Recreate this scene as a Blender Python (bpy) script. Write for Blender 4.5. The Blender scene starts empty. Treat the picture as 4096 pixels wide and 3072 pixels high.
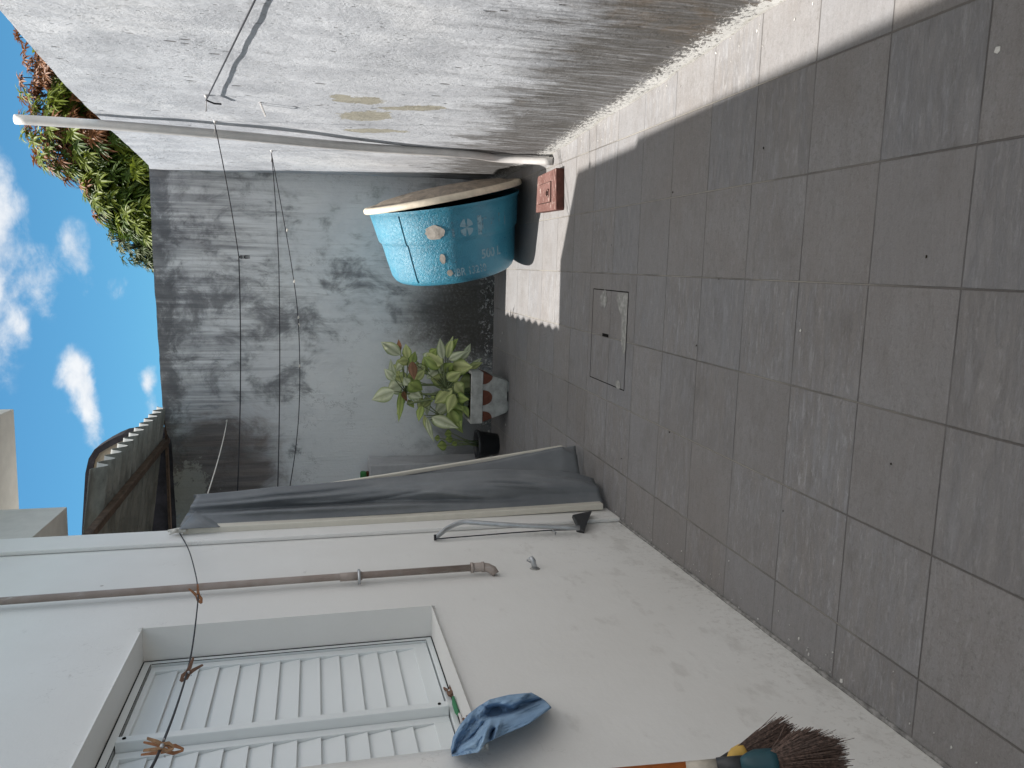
import bpy, bmesh, math, random
from mathutils import Vector, Matrix, noise as mnoise
random.seed(7)
PI = math.pi
S = bpy.context.scene
COL = S.collection
V3 = Vector

# ------------------------------------------------------------------ camera
CAM_H = 1.5
RIGHT = V3((0.98853, 0.15036, -0.01057)); UP = V3((-0.02626, 0.24127, 0.97010)); FWD = V3((-0.14845, 0.95874, -0.24245))
FWD.normalize(); RIGHT = (RIGHT - FWD * RIGHT.dot(FWD)).normalized(); UP = RIGHT.cross(FWD)
FOC = 3150.0
EYE = V3((0, 0, CAM_H))
def ray(x, y):
    return (RIGHT * (3072 - y - 1536) + UP * (2048 - x) + FWD * FOC).normalized()
def hit(x, y, p, n):
    d = ray(x, y); n = V3(n)
    return EYE + d * ((V3(p) - EYE).dot(n) / d.dot(n))
def at_y(x, y, Y): return hit(x, y, (0, Y, 0), (0, 1, 0))
def at_x(x, y, X): return hit(x, y, (X, 0, 0), (1, 0, 0))
def at_z(x, y, Z): return hit(x, y, (0, 0, Z), (0, 0, 1))
def at_d(x, y, D): return EYE + ray(x, y) * D
HP = V3((-1.236, 2.57, 0)); HN = V3((1, .037, 0)).normalized()
def at_h(x, y, off=0.0): return hit(x, y, HP + HN * off, HN)
RA = V3((.66, 6.64, 0)); RB = V3((.886, 2.43, 0)); RN = V3((-(RA.y - RB.y), -(RB.x - RA.x), 0)).normalized()
if RN.x > 0: RN = -RN
def at_r(x, y, off=0.0): return hit(x, y, RA + RN * off, RN)

cd = bpy.data.cameras.new('camera'); cam = bpy.data.objects.new('camera', cd); COL.objects.link(cam)
m = Matrix.Identity(4)
for i in range(3):
    m[i][0] = -UP[i]; m[i][1] = RIGHT[i]; m[i][2] = -FWD[i]; m[i][3] = EYE[i]
cam.matrix_world = m
cd.sensor_width = 36; cd.lens = FOC / 4096 * 36; cd.clip_start = .02; cd.clip_end = 3000
S.camera = cam

# ------------------------------------------------------------------ object helpers
def tag(o, label=None, cat=None, group=None, kind=None):
    if label: o['label'] = label
    if cat: o['category'] = cat
    if group: o['group'] = group
    if kind: o['kind'] = kind
    return o
def empty(name, loc, label, cat, group=None, rz=0):
    o = bpy.data.objects.new(name, None); COL.objects.link(o); o.location = loc; o.rotation_euler.z = rz
    o.empty_display_size = .1
    return tag(o, label, cat, group)

class MB:
    def __init__(s): s.v = []; s.f = []; s.mi = []; s.cur = 0
    def vert(s, p): s.v.append(tuple(p)); return len(s.v) - 1
    def face(s, *i): s.f.append(tuple(i)); s.mi.append(s.cur)
    def quadpts(s, *p): s.face(*[s.vert(q) for q in p])
    def box(s, c, d, rot=None):
        c = V3(c); h = V3(d) / 2; ix = []
        for z in (-1, 1):
            for y in (-1, 1):
                for x in (-1, 1):
                    q = V3((x * h.x, y * h.y, z * h.z))
                    if rot is not None: q = rot @ q
                    ix.append(s.vert(c + q))
        for f in ((0, 2, 3, 1), (4, 5, 7, 6), (0, 1, 5, 4), (2, 6, 7, 3), (0, 4, 6, 2), (1, 3, 7, 5)): s.face(*[ix[k] for k in f])
    def box2(s, a, b): s.box([(a[k] + b[k]) / 2 for k in range(3)], [abs(b[k] - a[k]) for k in range(3)])
    def tube(s, pts, r, n=8, cap=True, flat=None):
        pts = [V3(p) for p in pts]; L = len(pts)
        rs = r if isinstance(r, (list, tuple)) else [r] * L
        rings = []; prev = None
        for i, p in enumerate(pts):
            t = (pts[min(i + 1, L - 1)] - pts[max(i - 1, 0)])
            if t.length < 1e-9: t = V3((0, 0, 1))
            t.normalize()
            if prev is None:
                a = V3((0, 0, 1)) if abs(t.z) < .9 else V3((1, 0, 0))
                u = t.cross(a).normalized()
            else:
                u = (prev - t * prev.dot(t)).normalized()
            prev = u; w = t.cross(u)
            rings.append([s.vert(p + (u * math.cos(2 * PI * k / n) + w * math.sin(2 * PI * k / n)) * rs[i]) for k in range(n)])
        for a, b in zip(rings, rings[1:]):
            for k in range(n): s.face(a[k], a[(k + 1) % n], b[(k + 1) % n], b[k])
        if cap: s.face(*rings[0][::-1]); s.face(*rings[-1])
    def lathe(s, prof, n, fr, cap0=False, cap1=False):
        # prof: (s, r) along axis; fr: function (s, cos, sin, r) -> point
        rings = [[s.vert(fr(a, r, 2 * PI * k / n)) for k in range(n)] for a, r in prof]
        for a, b in zip(rings, rings[1:]):
            for k in range(n): s.face(a[k], a[(k + 1) % n], b[(k + 1) % n], b[k])
        if cap0: s.face(*rings[0][::-1])
        if cap1: s.face(*rings[-1])
    def grid(s, fn, nu, nv, wrap=False):
        ix = [[s.vert(fn(i / nu, j / nv)) for i in range(nu + 1)] for j in range(nv + 1)]
        for j in range(nv):
            for i in range(nu): s.face(ix[j][i], ix[j][i + 1], ix[j + 1][i + 1], ix[j + 1][i])
        return ix
    def build(s, name, mat, parent=None, smooth=False, flat_from=None, bevel=0, solid=0, seg=2, col=None):
        me = bpy.data.meshes.new(name); me.from_pydata(s.v, [], s.f); me.update()
        mats = mat if isinstance(mat, (list, tuple)) else [mat]
        for k in mats: me.materials.append(k)
        for p, mi in zip(me.polygons, s.mi): p.use_smooth = smooth; p.material_index = min(mi, len(mats) - 1)
        if flat_from is not None:
            for p in me.polygons:
                if p.index >= flat_from: p.use_smooth = False
        o = bpy.data.objects.new(name, me); COL.objects.link(o)
        if parent is not None:
            o.parent = parent; bpy.context.view_layer.update()
            o.matrix_parent_inverse = Matrix.Identity(4)
        if col is not None:
            at = me.color_attributes.new('tint', 'FLOAT_COLOR', 'POINT')
            for i, c in enumerate(col): at.data[i].color = (c[0], c[1], c[2], 1)
        if bevel:
            b = o.modifiers.new('bevel', 'BEVEL'); b.width = bevel; b.segments = seg; b.limit_method = 'ANGLE'; b.angle_limit = math.radians(40)
        if solid:
            b = o.modifiers.new('solid', 'SOLIDIFY'); b.thickness = solid; b.offset = 0
        return o
def local(parent):   # world point -> parent's local space
    bpy.context.view_layer.update()
    inv = parent.matrix_world.inverted()
    return lambda p: inv @ V3(p)
def xf(mb, fn): mb.v = [tuple(fn(p)) for p in mb.v]; return mb
def copy_tree(o, parent=None):
    c = o.copy(); COL.objects.link(c); c.parent = parent
    for ch in list(o.children): copy_tree(ch, c)
    return c
def fbm(x, y, z, o=4):
    return mnoise.fractal((x, y, z), 1.0, 2.0, o)

# ------------------------------------------------------------------ shader helpers
class G:
    def __init__(s, name, rough=.8, spec=.3):
        s.m = bpy.data.materials.new(name); s.m.use_nodes = True; s.nt = s.m.node_tree; s.nt.nodes.clear()
        s.o = s.nt.nodes.new('ShaderNodeOutputMaterial'); s.b = s.nt.nodes.new('ShaderNodeBsdfPrincipled')
        s.nt.links.new(s.b.outputs[0], s.o.inputs[0]); s.set('Roughness', rough); s.set('Specular IOR Level', spec)
        s._co = None
    def n(s, t): return s.nt.nodes.new('ShaderNode' + t)
    def put(s, sock, val):
        if isinstance(val, bpy.types.NodeSocket): s.nt.links.new(val, sock)
        elif isinstance(val, (tuple, list)) and sock.type == 'RGBA': sock.default_value = (*val[:3], 1)
        else: sock.default_value = val
    def set(s, k, val): s.put(s.b.inputs[k], val)
    @property
    def co(s):
        if s._co is None: s._co = s.n('TexCoord').outputs['Object']
        return s._co
    def sep(s, v): k = s.n('SeparateXYZ'); s.put(k.inputs[0], v); return k.outputs
    def comb(s, x, y, z=0.0):
        k = s.n('CombineXYZ')
        for i, q in enumerate((x, y, z)): s.put(k.inputs[i], q)
        return k.outputs[0]
    def ma(s, op, a, b=0.0, c=None, clamp=False):
        k = s.n('Math'); k.operation = op; k.use_clamp = clamp; s.put(k.inputs[0], a); s.put(k.inputs[1], b)
        if c is not None: s.put(k.inputs[2], c)
        return k.outputs[0]
    def mul(s, a, b): return s.ma('MULTIPLY', a, b)
    def add(s, a, b): return s.ma('ADD', a, b)
    def sub(s, a, b): return s.ma('SUBTRACT', a, b)
    def scale(s, v, x, y, z, off=(0, 0, 0)):
        k = s.n('Mapping'); s.put(k.inputs[0], v); k.inputs['Scale'].default_value = (x, y, z); k.inputs['Location'].default_value = off
        return k.outputs[0]
    def noise(s, v, sc, det=4.0, ro=.55, dist=0.0):
        k = s.n('TexNoise'); s.put(k.inputs['Vector'], v); k.inputs['Scale'].default_value = sc; k.inputs['Detail'].default_value = det
        k.inputs['Roughness'].default_value = ro; k.inputs['Distortion'].default_value = dist
        return k.outputs['Fac']
    def voro(s, v, sc, feat='F1', out='Distance', rnd=1.0):
        k = s.n('TexVoronoi'); s.put(k.inputs['Vector'], v); k.inputs['Scale'].default_value = sc; k.feature = feat
        k.inputs['Randomness'].default_value = rnd
        return k.outputs[out]
    def white(s, v): k = s.n('TexWhiteNoise'); k.noise_dimensions = '3D'; s.put(k.inputs['Vector'], v); return k.outputs
    def ramp(s, f, lo, hi, a=0.0, b=1.0):
        k = s.n('MapRange'); k.interpolation_type = 'SMOOTHSTEP'; k.clamp = True
        s.put(k.inputs['Value'], f)
        if lo <= hi:
            k.inputs['From Min'].default_value = lo; k.inputs['From Max'].default_value = hi
            k.inputs['To Min'].default_value = a; k.inputs['To Max'].default_value = b
        else:
            k.inputs['From Min'].default_value = hi; k.inputs['From Max'].default_value = lo
            k.inputs['To Min'].default_value = b; k.inputs['To Max'].default_value = a
        return k.outputs[0]
    def mix(s, f, a, b, mode='MIX'):
        k = s.n('Mix'); k.data_type = 'RGBA'; k.blend_type = mode; k.clamp_factor = True
        s.put(k.inputs[0], f); s.put(k.inputs[6], a); s.put(k.inputs[7], b); return k.outputs[2]
    def ell(s, a, b, ca, cb, ra, rb, ang=0.0):   # 0 at centre, 1 at the rim of an ellipse
        a = s.sub(a, ca); b = s.sub(b, cb)
        if ang:
            c, q = math.cos(ang), math.sin(ang)
            a, b = s.add(s.mul(a, c), s.mul(b, q)), s.sub(s.mul(b, c), s.mul(a, q))
        a = s.mul(a, 1 / ra); b = s.mul(b, 1 / rb)
        return s.ma('SQRT', s.add(s.mul(a, a), s.mul(b, b)))
    def bump(s, h, strength=.5, dist=.01, normal=None):
        k = s.n('Bump'); k.inputs['Strength'].default_value = strength; k.inputs['Distance'].default_value = dist
        s.put(k.inputs['Height'], h)
        if normal is not None: s.put(k.inputs['Normal'], normal)
        return k.outputs[0]
    def done(s, color=None, normal=None, rough=None):
        if color is not None: s.set('Base Color', color)
        if normal is not None: s.set('Normal', normal)
        if rough is not None: s.set('Roughness', rough)
        return s.m

def plain(name, c, rough=.6, spec=.3, var=.12, sc=30, metal=0, bump=0, bd=.003):
    g = G(name, rough, spec); nz = g.noise(g.co, sc, 5, .6); lo = g.noise(g.co, sc * .13, 3, .6)
    k = g.mix(g.ramp(nz, .3, .75), tuple(x * (1 - var) for x in c), tuple(min(1, x * (1 + var)) for x in c))
    k = g.mix(g.ramp(lo, .45, .8, 0, .45 * min(1, var * 4)), k, tuple(x * .75 for x in c))
    g.set('Metallic', metal)
    nrm = g.bump(nz, bump, bd) if bump else None
    return g.done(k, nrm, g.ramp(nz, .2, .8, rough - .08, min(1, rough + .1)))

# ---- sunlit boundary wall: trowelled white plaster, mildew streaks, peeled spots
def mat_right_wall():
    g = G('weathered_plaster', .88, .2); co = g.co; x, y, z = g.sep(co)
    big = g.noise(g.scale(co, 1, .9, .6), 1.6, 6, .62, .2)
    med = g.noise(g.scale(co, 1, 3.2, 1.6, (1, 6, 2)), 1.6, 7, .66, .2)
    streak = g.noise(g.scale(co, 1, 14, 1.3), 1.0, 8, .70, .2)
    streak2 = g.noise(g.scale(co, 1, 42, 3.4, (3, 1, 7)), 1.0, 8, .74, .2)
    fine = g.noise(co, 60, 6, .7)
    col = g.mix(g.ramp(med, .34, .66), (.47, .487, .52), (.61, .63, .665))
    white = g.mul(g.ramp(g.add(big, g.mul(med, .5)), .80, .95), .55)
    col = g.mix(white, col, (.70, .71, .73))
    col = g.mix(g.mul(g.ramp(fine, .48, .74), .22), col, (.36, .37, .39))
    low = g.ramp(z, 1.3, .12); near = g.ramp(y, 4.6, 1.6)
    amt = g.add(g.mul(low, .36), g.add(g.mul(near, .12), g.mul(g.sub(big, .5), .45)))
    gr = g.ramp(g.add(streak, amt), .66, .96)
    gr2 = g.ramp(g.add(streak2, g.mul(amt, .75)), .64, .92)
    col = g.mix(g.mul(gr, .62), col, (.185, .19, .20))
    col = g.mix(g.mul(gr2, .75), col, (.10, .10, .105))
    mould = g.ramp(g.add(g.noise(g.scale(co, 1, 6, 2.6), 1.3, 8, .74, .3), g.mul(g.ramp(z, .90, .10), .48)), .57, .80)
    mould = g.mul(mould, g.ramp(streak2, .30, .58, .35, 1.0))
    col = g.mix(g.mul(mould, .85), col, (.10, .092, .082))
    och = g.mul(g.ramp(g.add(g.noise(g.scale(co, 1, 3.2, 2.0, (9, 4, 1)), 1.2, 8, .70, .4), g.mul(g.ramp(y, 3.4, 1.9), .30)), .60, .80), g.ramp(z, .95, .35))
    och = g.mul(och, g.ramp(streak2, .30, .60, .45, 1.0))
    col = g.mix(g.mul(och, .8), col, g.mix(g.ramp(streak2, .4, .6), (.21, .15, .095), (.12, .095, .07)))
    fl = g.add(g.noise(g.scale(co, 1, 30, 44), 1.4, 8, .80, .4), g.mul(g.ramp(z, .15, .01), .17))
    flk = g.mul(g.ramp(fl, .59, .62), g.ramp(z, .17, .07))
    col = g.mix(flk, col, (.60, .595, .575))
    col = g.mix(g.mul(g.ramp(g.add(z, g.mul(g.sub(med, .5), .09)), .020, .008), .6), col, (.50, .485, .44))
    pit = g.voro(g.scale(co, 1, 13, 4.4), 1.3)
    pm = g.mul(g.ramp(pit, .17, .10), g.ramp(g.noise(co, 4.3, 4, .65), .47, .56))
    col = g.mix(g.mul(pm, .85), col, (.15, .145, .145))
    pit2 = g.voro(g.scale(co, 1, 34, 15, (3, 3, 3)), 1.3)
    pm2 = g.mul(g.ramp(pit2, .20, .12), g.ramp(g.noise(co, 3.0, 4, .65), .46, .60))
    col = g.mix(g.mul(pm2, .7), col, (.20, .195, .20))
    wob = g.add(g.mul(g.sub(g.noise(g.scale(co, 1, 11, 6), 1.5, 5, .6), .5), 1.9), g.mul(g.sub(g.noise(g.scale(co, 1, 40, 22, (8, 1, 1)), 1.5, 5, .7), .5), 1.3))
    P = None
    for (cy, cz, ry, rz, an) in ((4.07, 1.27, .070, .13, -.12), (4.15, 1.00, .045, .19, -.22), (4.36, 1.22, .095, .15, -.42), (4.70, 1.16, .050, .18, -.18), (4.02, 1.36, .03, .05, 0)):
        e = g.ramp(g.add(g.ell(y, z, cy, cz, ry, rz, an), g.mul(wob, .95)), 1.0, .95)
        P = e if P is None else g.ma('MAXIMUM', P, e)
    col = g.mix(P, col, g.mix(g.ramp(streak, .5, .72), (.40, .38, .315), (.27, .255, .215)))
    # relief: trowel strokes in two directions, brush lines, pits
    def rot(a, sc, off):
        k = g.n('Mapping'); g.put(k.inputs[0], co); k.inputs['Rotation'].default_value = (a, 0, 0); k.inputs['Scale'].default_value = sc; k.inputs['Location'].default_value = off
        return k.outputs[0]
    t1 = g.noise(rot(.35, (1, 26, 4), (0, 0, 0)), 1.0, 6, .65, .2); t2 = g.noise(rot(-.5, (1, 22, 5), (4, 4, 4)), 1.0, 6, .65, .2)
    ri = g.ramp(g.ma('ABSOLUTE', g.sub(g.noise(rot(-.8, (1, 7, 2.2), (1, 2, 3)), 1.4, 5, .62, .3), .5)), .016, 0)
    lump = g.noise(g.scale(co, 1, 1, .8), 15, 7, .7)
    h = g.add(g.mul(t1, .55), g.add(g.mul(t2, .45), g.add(g.mul(lump, .9), g.add(g.mul(streak2, .4), g.mul(fine, .25)))))
    h = g.sub(h, g.add(g.mul(P, .22), g.add(g.mul(pm, .5), g.mul(pm2, .3))))
    h = g.add(h, g.add(g.mul(g.mul(ri, g.ramp(big, .45, .6)), .10), g.mul(flk, .12)))
    return g.done(col, g.bump(h, .62, .012))

# ---- shaded back wall
def mat_back_wall():
    g = G('mildewed_render', .92, .15); co = g.co; x, y, z = g.sep(co)
    big = g.noise(g.scale(co, .8, 1, .55), 1.7, 5, .62, .4)
    blot = g.noise(g.scale(co, 3.0, 1, 2.2, (2, 5, 1)), 1.2, 8, .70, .5)
    streak = g.noise(g.scale(co, 15, 1, 1.0), 1.0, 8, .7, .5)
    streak2 = g.noise(g.scale(co, 40, 1, 3.0, (4, 0, 2)), 1.0, 6, .7, .5)
    fine = g.noise(co, 45, 5, .65)
    col = g.mix(g.ramp(big, .3, .7), (.54, .55, .57), (.70, .71, .71))
    col = g.mix(g.mul(g.ramp(blot, .48, .72), .30), col, (.35, .40, .37))
    chalk = g.noise(g.scale(co, 2.2, 1, 1.6, (8, 3, 4)), 1.5, 9, .74, .4)
    col = g.mix(g.mul(g.ramp(chalk, .50, .66), .55), col, (.66, .67, .675))
    # clean patch low on the left, dirty elsewhere
    clean = g.ramp(g.add(g.ell(x, z, -1.55, .75, .95, 1.0), g.mul(g.sub(blot, .5), 1.4)), 1.15, .7)
    top = g.ramp(z, 1.5, 2.65); base = g.ramp(z, .75, .05)
    amt = g.add(g.mul(top, .055), g.add(g.mul(base, .20), g.mul(g.sub(big, .5), .75)))
    amt = g.sub(amt, g.mul(clean, .30))
    d1 = g.ramp(g.add(g.add(g.mul(streak, .45), g.mul(blot, .55)), amt), .46, .72); d2 = g.ramp(g.add(blot, amt), .52, .70); d3 = g.ramp(g.add(streak2, amt), .54, .76)
    drip = g.mul(g.ramp(g.add(g.noise(g.scale(co, 24, 1, .55, (6, 1, 2)), 1.0, 6, .65, .3), g.mul(g.ramp(z, 1.3, 2.7), .22)), .58, .80), g.ramp(z, 1.0, 2.2))
    rimd = g.mul(g.ramp(g.add(g.noise(g.scale(co, 5, 1, 6), 1.2, 8, .75, .5), g.mul(g.ramp(z, 2.35, 2.70), .30)), .60, .80), g.ramp(z, 2.1, 2.5))
    col = g.mix(g.mul(d1, .62), col, (.17, .175, .19))
    col = g.mix(g.mul(drip, .5), col, (.10, .105, .12))
    col = g.mix(g.mul(rimd, .7), col, (.07, .072, .08))
    col = g.mix(g.mul(d2, .62), col, (.12, .12, .13))
    col = g.mix(g.mul(d3, .36), col, (.085, .085, .09))
    col = g.mix(g.mul(clean, .68), col, (.70, .71, .71))
    # black mould at the foot
    wob = g.mul(g.sub(blot, .5), 1.6)
    bm = g.ramp(g.add(g.ell(x, z, -.45, .24, .60, .62), wob), 1.15, .30)
    bm = g.mul(bm, g.ramp(fine, .28, .55, .62, 1.0))
    col = g.mix(g.mul(bm, .9), col, (.068, .062, .053))
    bm2 = g.ramp(g.add(g.ell(x, z, -1.5, .1, .5, .6), wob), 1.1, .4)
    col = g.mix(g.mul(bm2, .7), col, (.06, .058, .055))
    # brown run-off under the left end of the coping
    br = g.ramp(g.add(g.ell(x, z, -1.75, 2.25, .62, .55), wob), 1.1, .45)
    col = g.mix(g.mul(br, .85), col, g.mix(g.ramp(streak, .4, .65), (.075, .058, .05), (.17, .13, .11)))
    lite = g.ramp(g.add(g.ell(x, z, -1.95, 2.5, .30, .17), g.add(wob, g.mul(g.sub(g.noise(g.scale(co, 9, 1, 9), 1.6, 8, .8), .5), 3.2))), 1.0, .85)
    col = g.mix(g.mul(lite, .8), col, (.34, .32, .28))
    # white flakes along the foot
    fl = g.noise(g.scale(co, 22, 1, 22), 1.3, 7, .75, .8)
    flk = g.mul(g.ramp(fl, .53, .58), g.ramp(z, .16, .05))
    col = g.mix(flk, col, (.62, .61, .60))
    fl2 = g.mul(g.ramp(g.noise(g.scale(co, 30, 1, 30, (7, 1, 1)), 1.2, 6, .7, .6), .55, .60), g.ramp(g.ell(x, z, -.88, .24, .17, .20), 1.0, .7))
    col = g.mix(fl2, col, (.62, .61, .60))
    # thin crack-like marks
    ck = g.mul(g.ramp(g.ma('ABSOLUTE', g.sub(g.noise(g.scale(co, 4, 1, 3, (2, 2, 9)), 1.5, 6, .7), .5)), .012, .0), g.ramp(g.noise(co, 2.3, 3), .50, .62))
    col = g.mix(g.mul(ck, .55), col, (.14, .14, .145))
    h = g.add(g.mul(blot, .8), g.add(g.mul(streak2, .5), g.add(g.mul(fine, .3), g.mul(flk, .4))))
    return g.done(col, g.bump(h, .8, .014))

# ---- painted house wall
def mat_house():
    g = G('house_paint', .72, .3); co = g.co; x, y, z = g.sep(co)
    big = g.noise(co, 1.3, 4, .55); fine = g.noise(co, 70, 4, .6); mid = g.noise(g.scale(co, 1, 1, 2), 5, 5, .6)
    col = g.mix(g.ramp(big, .35, .7), (.735, .73, .705), (.785, .785, .765))
    col = g.mix(g.mul(g.ramp(z, 1.2, .0), .25), col, (.72, .70, .66))
    st = g.mul(g.ramp(g.add(mid, g.mul(g.ramp(z, .95, .2), .1)), .62, .76), g.ramp(z, 1.4, .7))
    smear = g.mul(g.ramp(g.noise(g.scale(co, 1, 16, 30, (2, 2, 5)), 1.0, 6, .7, .5), .64, .74), g.ramp(g.noise(co, 2.6, 3, .6, .2), .48, .60))
    col = g.mix(g.mul(smear, .45), col, (.42, .40, .37))
    col = g.mix(g.mul(st, .34), col, (.47, .45, .42))
    dirt = g.mul(g.ramp(g.noise(g.scale(co, 1, 6, 12), 2, 6, .7), .58, .75), g.ramp(z, .16, .02))
    col = g.mix(g.mul(dirt, .8), col, (.30, .29, .28))
    sp = g.mul(g.ramp(g.voro(g.scale(co, 1, 1, 1), 5.0), .045, .02), g.ramp(g.noise(co, 2.2, 2), .52, .6))
    col = g.mix(g.mul(sp, .75), col, (.33, .30, .27))
    roll = g.noise(g.scale(co, 1, 1, .6), 120, 4, .7)
    crk = g.mul(g.ramp(g.ma('ABSOLUTE', g.sub(g.noise(g.scale(co, 1, 1.4, 1.0, (3, 7, 2)), 2.2, 6, .62, .2), .5)), .0035, .0), g.ramp(g.noise(co, 1.6, 3, .6), .54, .62))
    col = g.mix(g.mul(crk, .35), col, (.42, .41, .39))
    spl = g.mul(g.ramp(g.add(g.noise(co, 34, 6, .75), g.mul(g.ramp(z, .45, .02), .16)), .66, .76), g.ramp(z, .6, .05))
    col = g.mix(g.mul(spl, .28), col, (.40, .375, .34))
    col = g.mix(g.mul(g.ramp(roll, .5, .75), .10), col, (.60, .59, .57))
    h = g.add(g.mul(big, 3.0), g.add(g.mul(mid, .7), g.add(g.mul(fine, .18), g.mul(roll, .10))))
    return g.done(col, g.bump(h, .45, .006))

# ---- slate tiles
TW, TL, TX, TY = .3336, .32775, .30765, 4.5294
def mat_floor():
    g = G('slate_tiles', .55, .4); co = g.co; x, y, z = g.sep(co)
    tx = g.mul(g.sub(x, TX), 1 / TW); ty = g.mul(g.sub(y, TY), 1 / TL)
    ix = g.ma('FLOOR', tx); iy = g.ma('FLOOR', ty); fx = g.sub(tx, ix); fy = g.sub(ty, iy)
    rnd = g.white(g.comb(ix, iy, 3.0)); rv = rnd['Value']
    rr = g.sep(rnd['Color'])
    off = g.comb(g.mul(rr[0], 37.0), g.mul(rr[1], 41.0), g.mul(rr[2], 29.0))
    va = g.n('VectorMath'); va.operation = 'ADD'; g.put(va.inputs[0], co); g.put(va.inputs[1], off); tc = va.outputs[0]
    slab = g.noise(g.scale(tc, 4.2, 25, 1), 1.0, 9, .74, .12)     # long flakes running across the yard
    slab2 = g.noise(g.scale(tc, 10, 40, 1), 1.0, 8, .70, .5)
    flake = g.noise(g.scale(tc, 26, 75, 1), 1.0, 6, .68, .6)
    cloud = g.noise(tc, 5.5, 6, .62, .3); fine = g.noise(co, 170, 4, .75); spot = g.noise(co, 62, 6, .72)
    wide = g.noise(co, .9, 4, .55)
    ch = g.ramp(rv, .25, .75)                                    # some tiles flaky, some smoother and speckled
    inv = g.sub(1.0, ch)
    mid_ = g.noise(g.scale(tc, 14, 22, 1), 1.0, 6, .70, .4)
    col = g.mix(g.ramp(cloud, .25, .75), (.190, .176, .168), (.232, .226, .226))
    col = g.mix(g.mul(g.ramp(mid_, .35, .70), .30), col, (.160, .150, .143))
    col = g.mix(g.mul(g.ramp(slab, .42, .64), g.ramp(inv, 0, 1, .12, .48)), col, (.245, .252, .272))  # bluish flake tone: the sky's reflection tinted into the slate
    col = g.mix(g.mul(g.ramp(slab2, .50, .66), .42), col, (.135, .124, .116))
    str_ = g.noise(g.scale(tc, 11, 52, 1, (5, 2, 0)), 1.0, 6, .70, .15)
    col = g.mix(g.mul(g.ramp(str_, .56, .66), g.ramp(inv, 0, 1, .18, .62)), col, (.345, .345, .352))
    edge = g.ramp(g.ma('ABSOLUTE', g.sub(slab, .55)), .020, .0)   # broken lips of the flakes
    edge = g.mul(edge, g.ramp(g.noise(tc, 7.0, 3, .6), .48, .62))
    col = g.mix(g.mul(edge, g.ramp(inv, 0, 1, .10, .5)), col, (.34, .335, .335))
    col = g.mix(g.mul(g.ramp(flake, .55, .67), g.ramp(inv, 0, 1, .25, .55)), col, (.36, .36, .365))
    col = g.mix(g.mul(g.ramp(spot, .50, .66), g.ramp(ch, 0, 1, .15, .55)), col, (.13, .125, .118))
    col = g.mix(g.mul(g.ramp(fine, .45, .70), .45), col, (.29, .286, .284))
    col = g.mix(g.mul(g.ramp(wide, .42, .66), .35), col, (.185, .160, .142))
    col = g.mix(g.mul(g.ramp(rr[1], .1, .9), .38), col, g.mix(g.ramp(rr[2], .3, .7), (.172, .162, .156), (.196, .200, .212)))
    blotch = g.noise(co, 3.4, 6, .68, .3)
    col = g.mix(g.mul(g.ramp(blotch, .54, .68), .30), col, (.135, .122, .112))
    # grout: dark across the yard, pale and dusty along it except near the camera
    wob = g.mul(g.sub(g.noise(co, 28, 4, .65), .5), .006)
    ex = g.ma('MINIMUM', fx, g.sub(1.0, fx)); ey = g.ma('MINIMUM', fy, g.sub(1.0, fy))
    gx = g.ramp(g.add(ex, wob), .0100, .0055); gy = g.ramp(g.add(ey, wob), .0080, .0040)
    gvar = g.noise(co, 2.1, 3, .6)
    gm = g.ma('MAXIMUM', gx, g.mul(gy, g.ramp(gvar, .36, .56, .40, 1.0)))
    gl = g.noise(g.scale(co, 1.6, 1.1, 1, (3, 8, 0)), 1.3, 4, .6)
    pale = g.mix(g.ramp(gl, .38, .55), (.12, .11, .098), (.31, .29, .25))
    pale = g.mix(g.ramp(g.add(y, g.mul(gl, 1.2)), 2.9, 2.2), pale, (.095, .085, .076))
    dark = g.mix(g.mul(g.ramp(gl, .54, .64), g.ramp(y, 2.6, 4.2)), (.075, .068, .062), (.30, .285, .25))
    col = g.mix(g.mul(gm, .8), col, g.mix(gx, dark, pale))
    # dusty foot of the right wall
    h = g.add(g.mul(g.ramp(slab, .44, .62), g.ramp(inv, 0, 1, .08, .32)), g.add(g.mul(slab2, .6), g.add(g.mul(fine, .2), g.add(g.mul(spot, .4), g.mul(flake, .35)))))
    h = g.sub(h, g.mul(gm, .9))
    return g.done(col, g.bump(h, .8, .008), g.ramp(cloud, .3, .7, .5, .68))

M = {}
M['rwall'] = mat_right_wall(); M['bwall'] = mat_back_wall(); M['house'] = mat_house(); M['floor'] = mat_floor()
M['ground'] = plain('bare_ground', (.20, .17, .13), .95, .1, .25, 6)
M['soffit'] = plain('soffit_paint', (.62, .60, .56), .8, .2, .06, 12)
g = G('white_aluminium', .38, .45); M['alu'] = g.done((.75, .785, .785))
M['gap'] = plain('window_dark', (.03, .035, .035), .8, .1)
M['dark'] = plain('dark_void', (.018, .018, .02), .9, .1)
M['rail'] = plain('cream_plastic', (.66, .63, .55), .4, .45, .03, 20)
M['steel'] = plain('galvanised_steel', (.50, .52, .54), .38, .5, .12, 25, .75)
M['blackstrap'] = plain('black_plastic', (.035, .037, .04), .45, .4)
M['cord'] = plain('black_cord', (.02, .021, .026), .6, .3)
M['whitecord'] = plain('white_cord', (.62, .60, .55), .8, .2)
M['pvc'] = plain('white_pvc', (.62, .60, .58), .42, .45, .08, 14)
def mat_brownpipe():
    g = G('brown_pvc', .5, .4); co = g.co
    a = g.noise(g.scale(co, 60, 60, 9), 1, 6, .7); b = g.noise(co, 6, 4, .6)
    c = g.mix(g.ramp(b, .35, .7), (.27, .215, .185), (.37, .32, .29))
    c = g.mix(g.ramp(a, .60, .70), c, (.55, .53, .50))
    return g.done(c)
M['bpipe'] = mat_brownpipe()
M['wood'] = plain('peg_wood', (.30, .145, .075), .7, .2, .3, 90, bump=.3)
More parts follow.
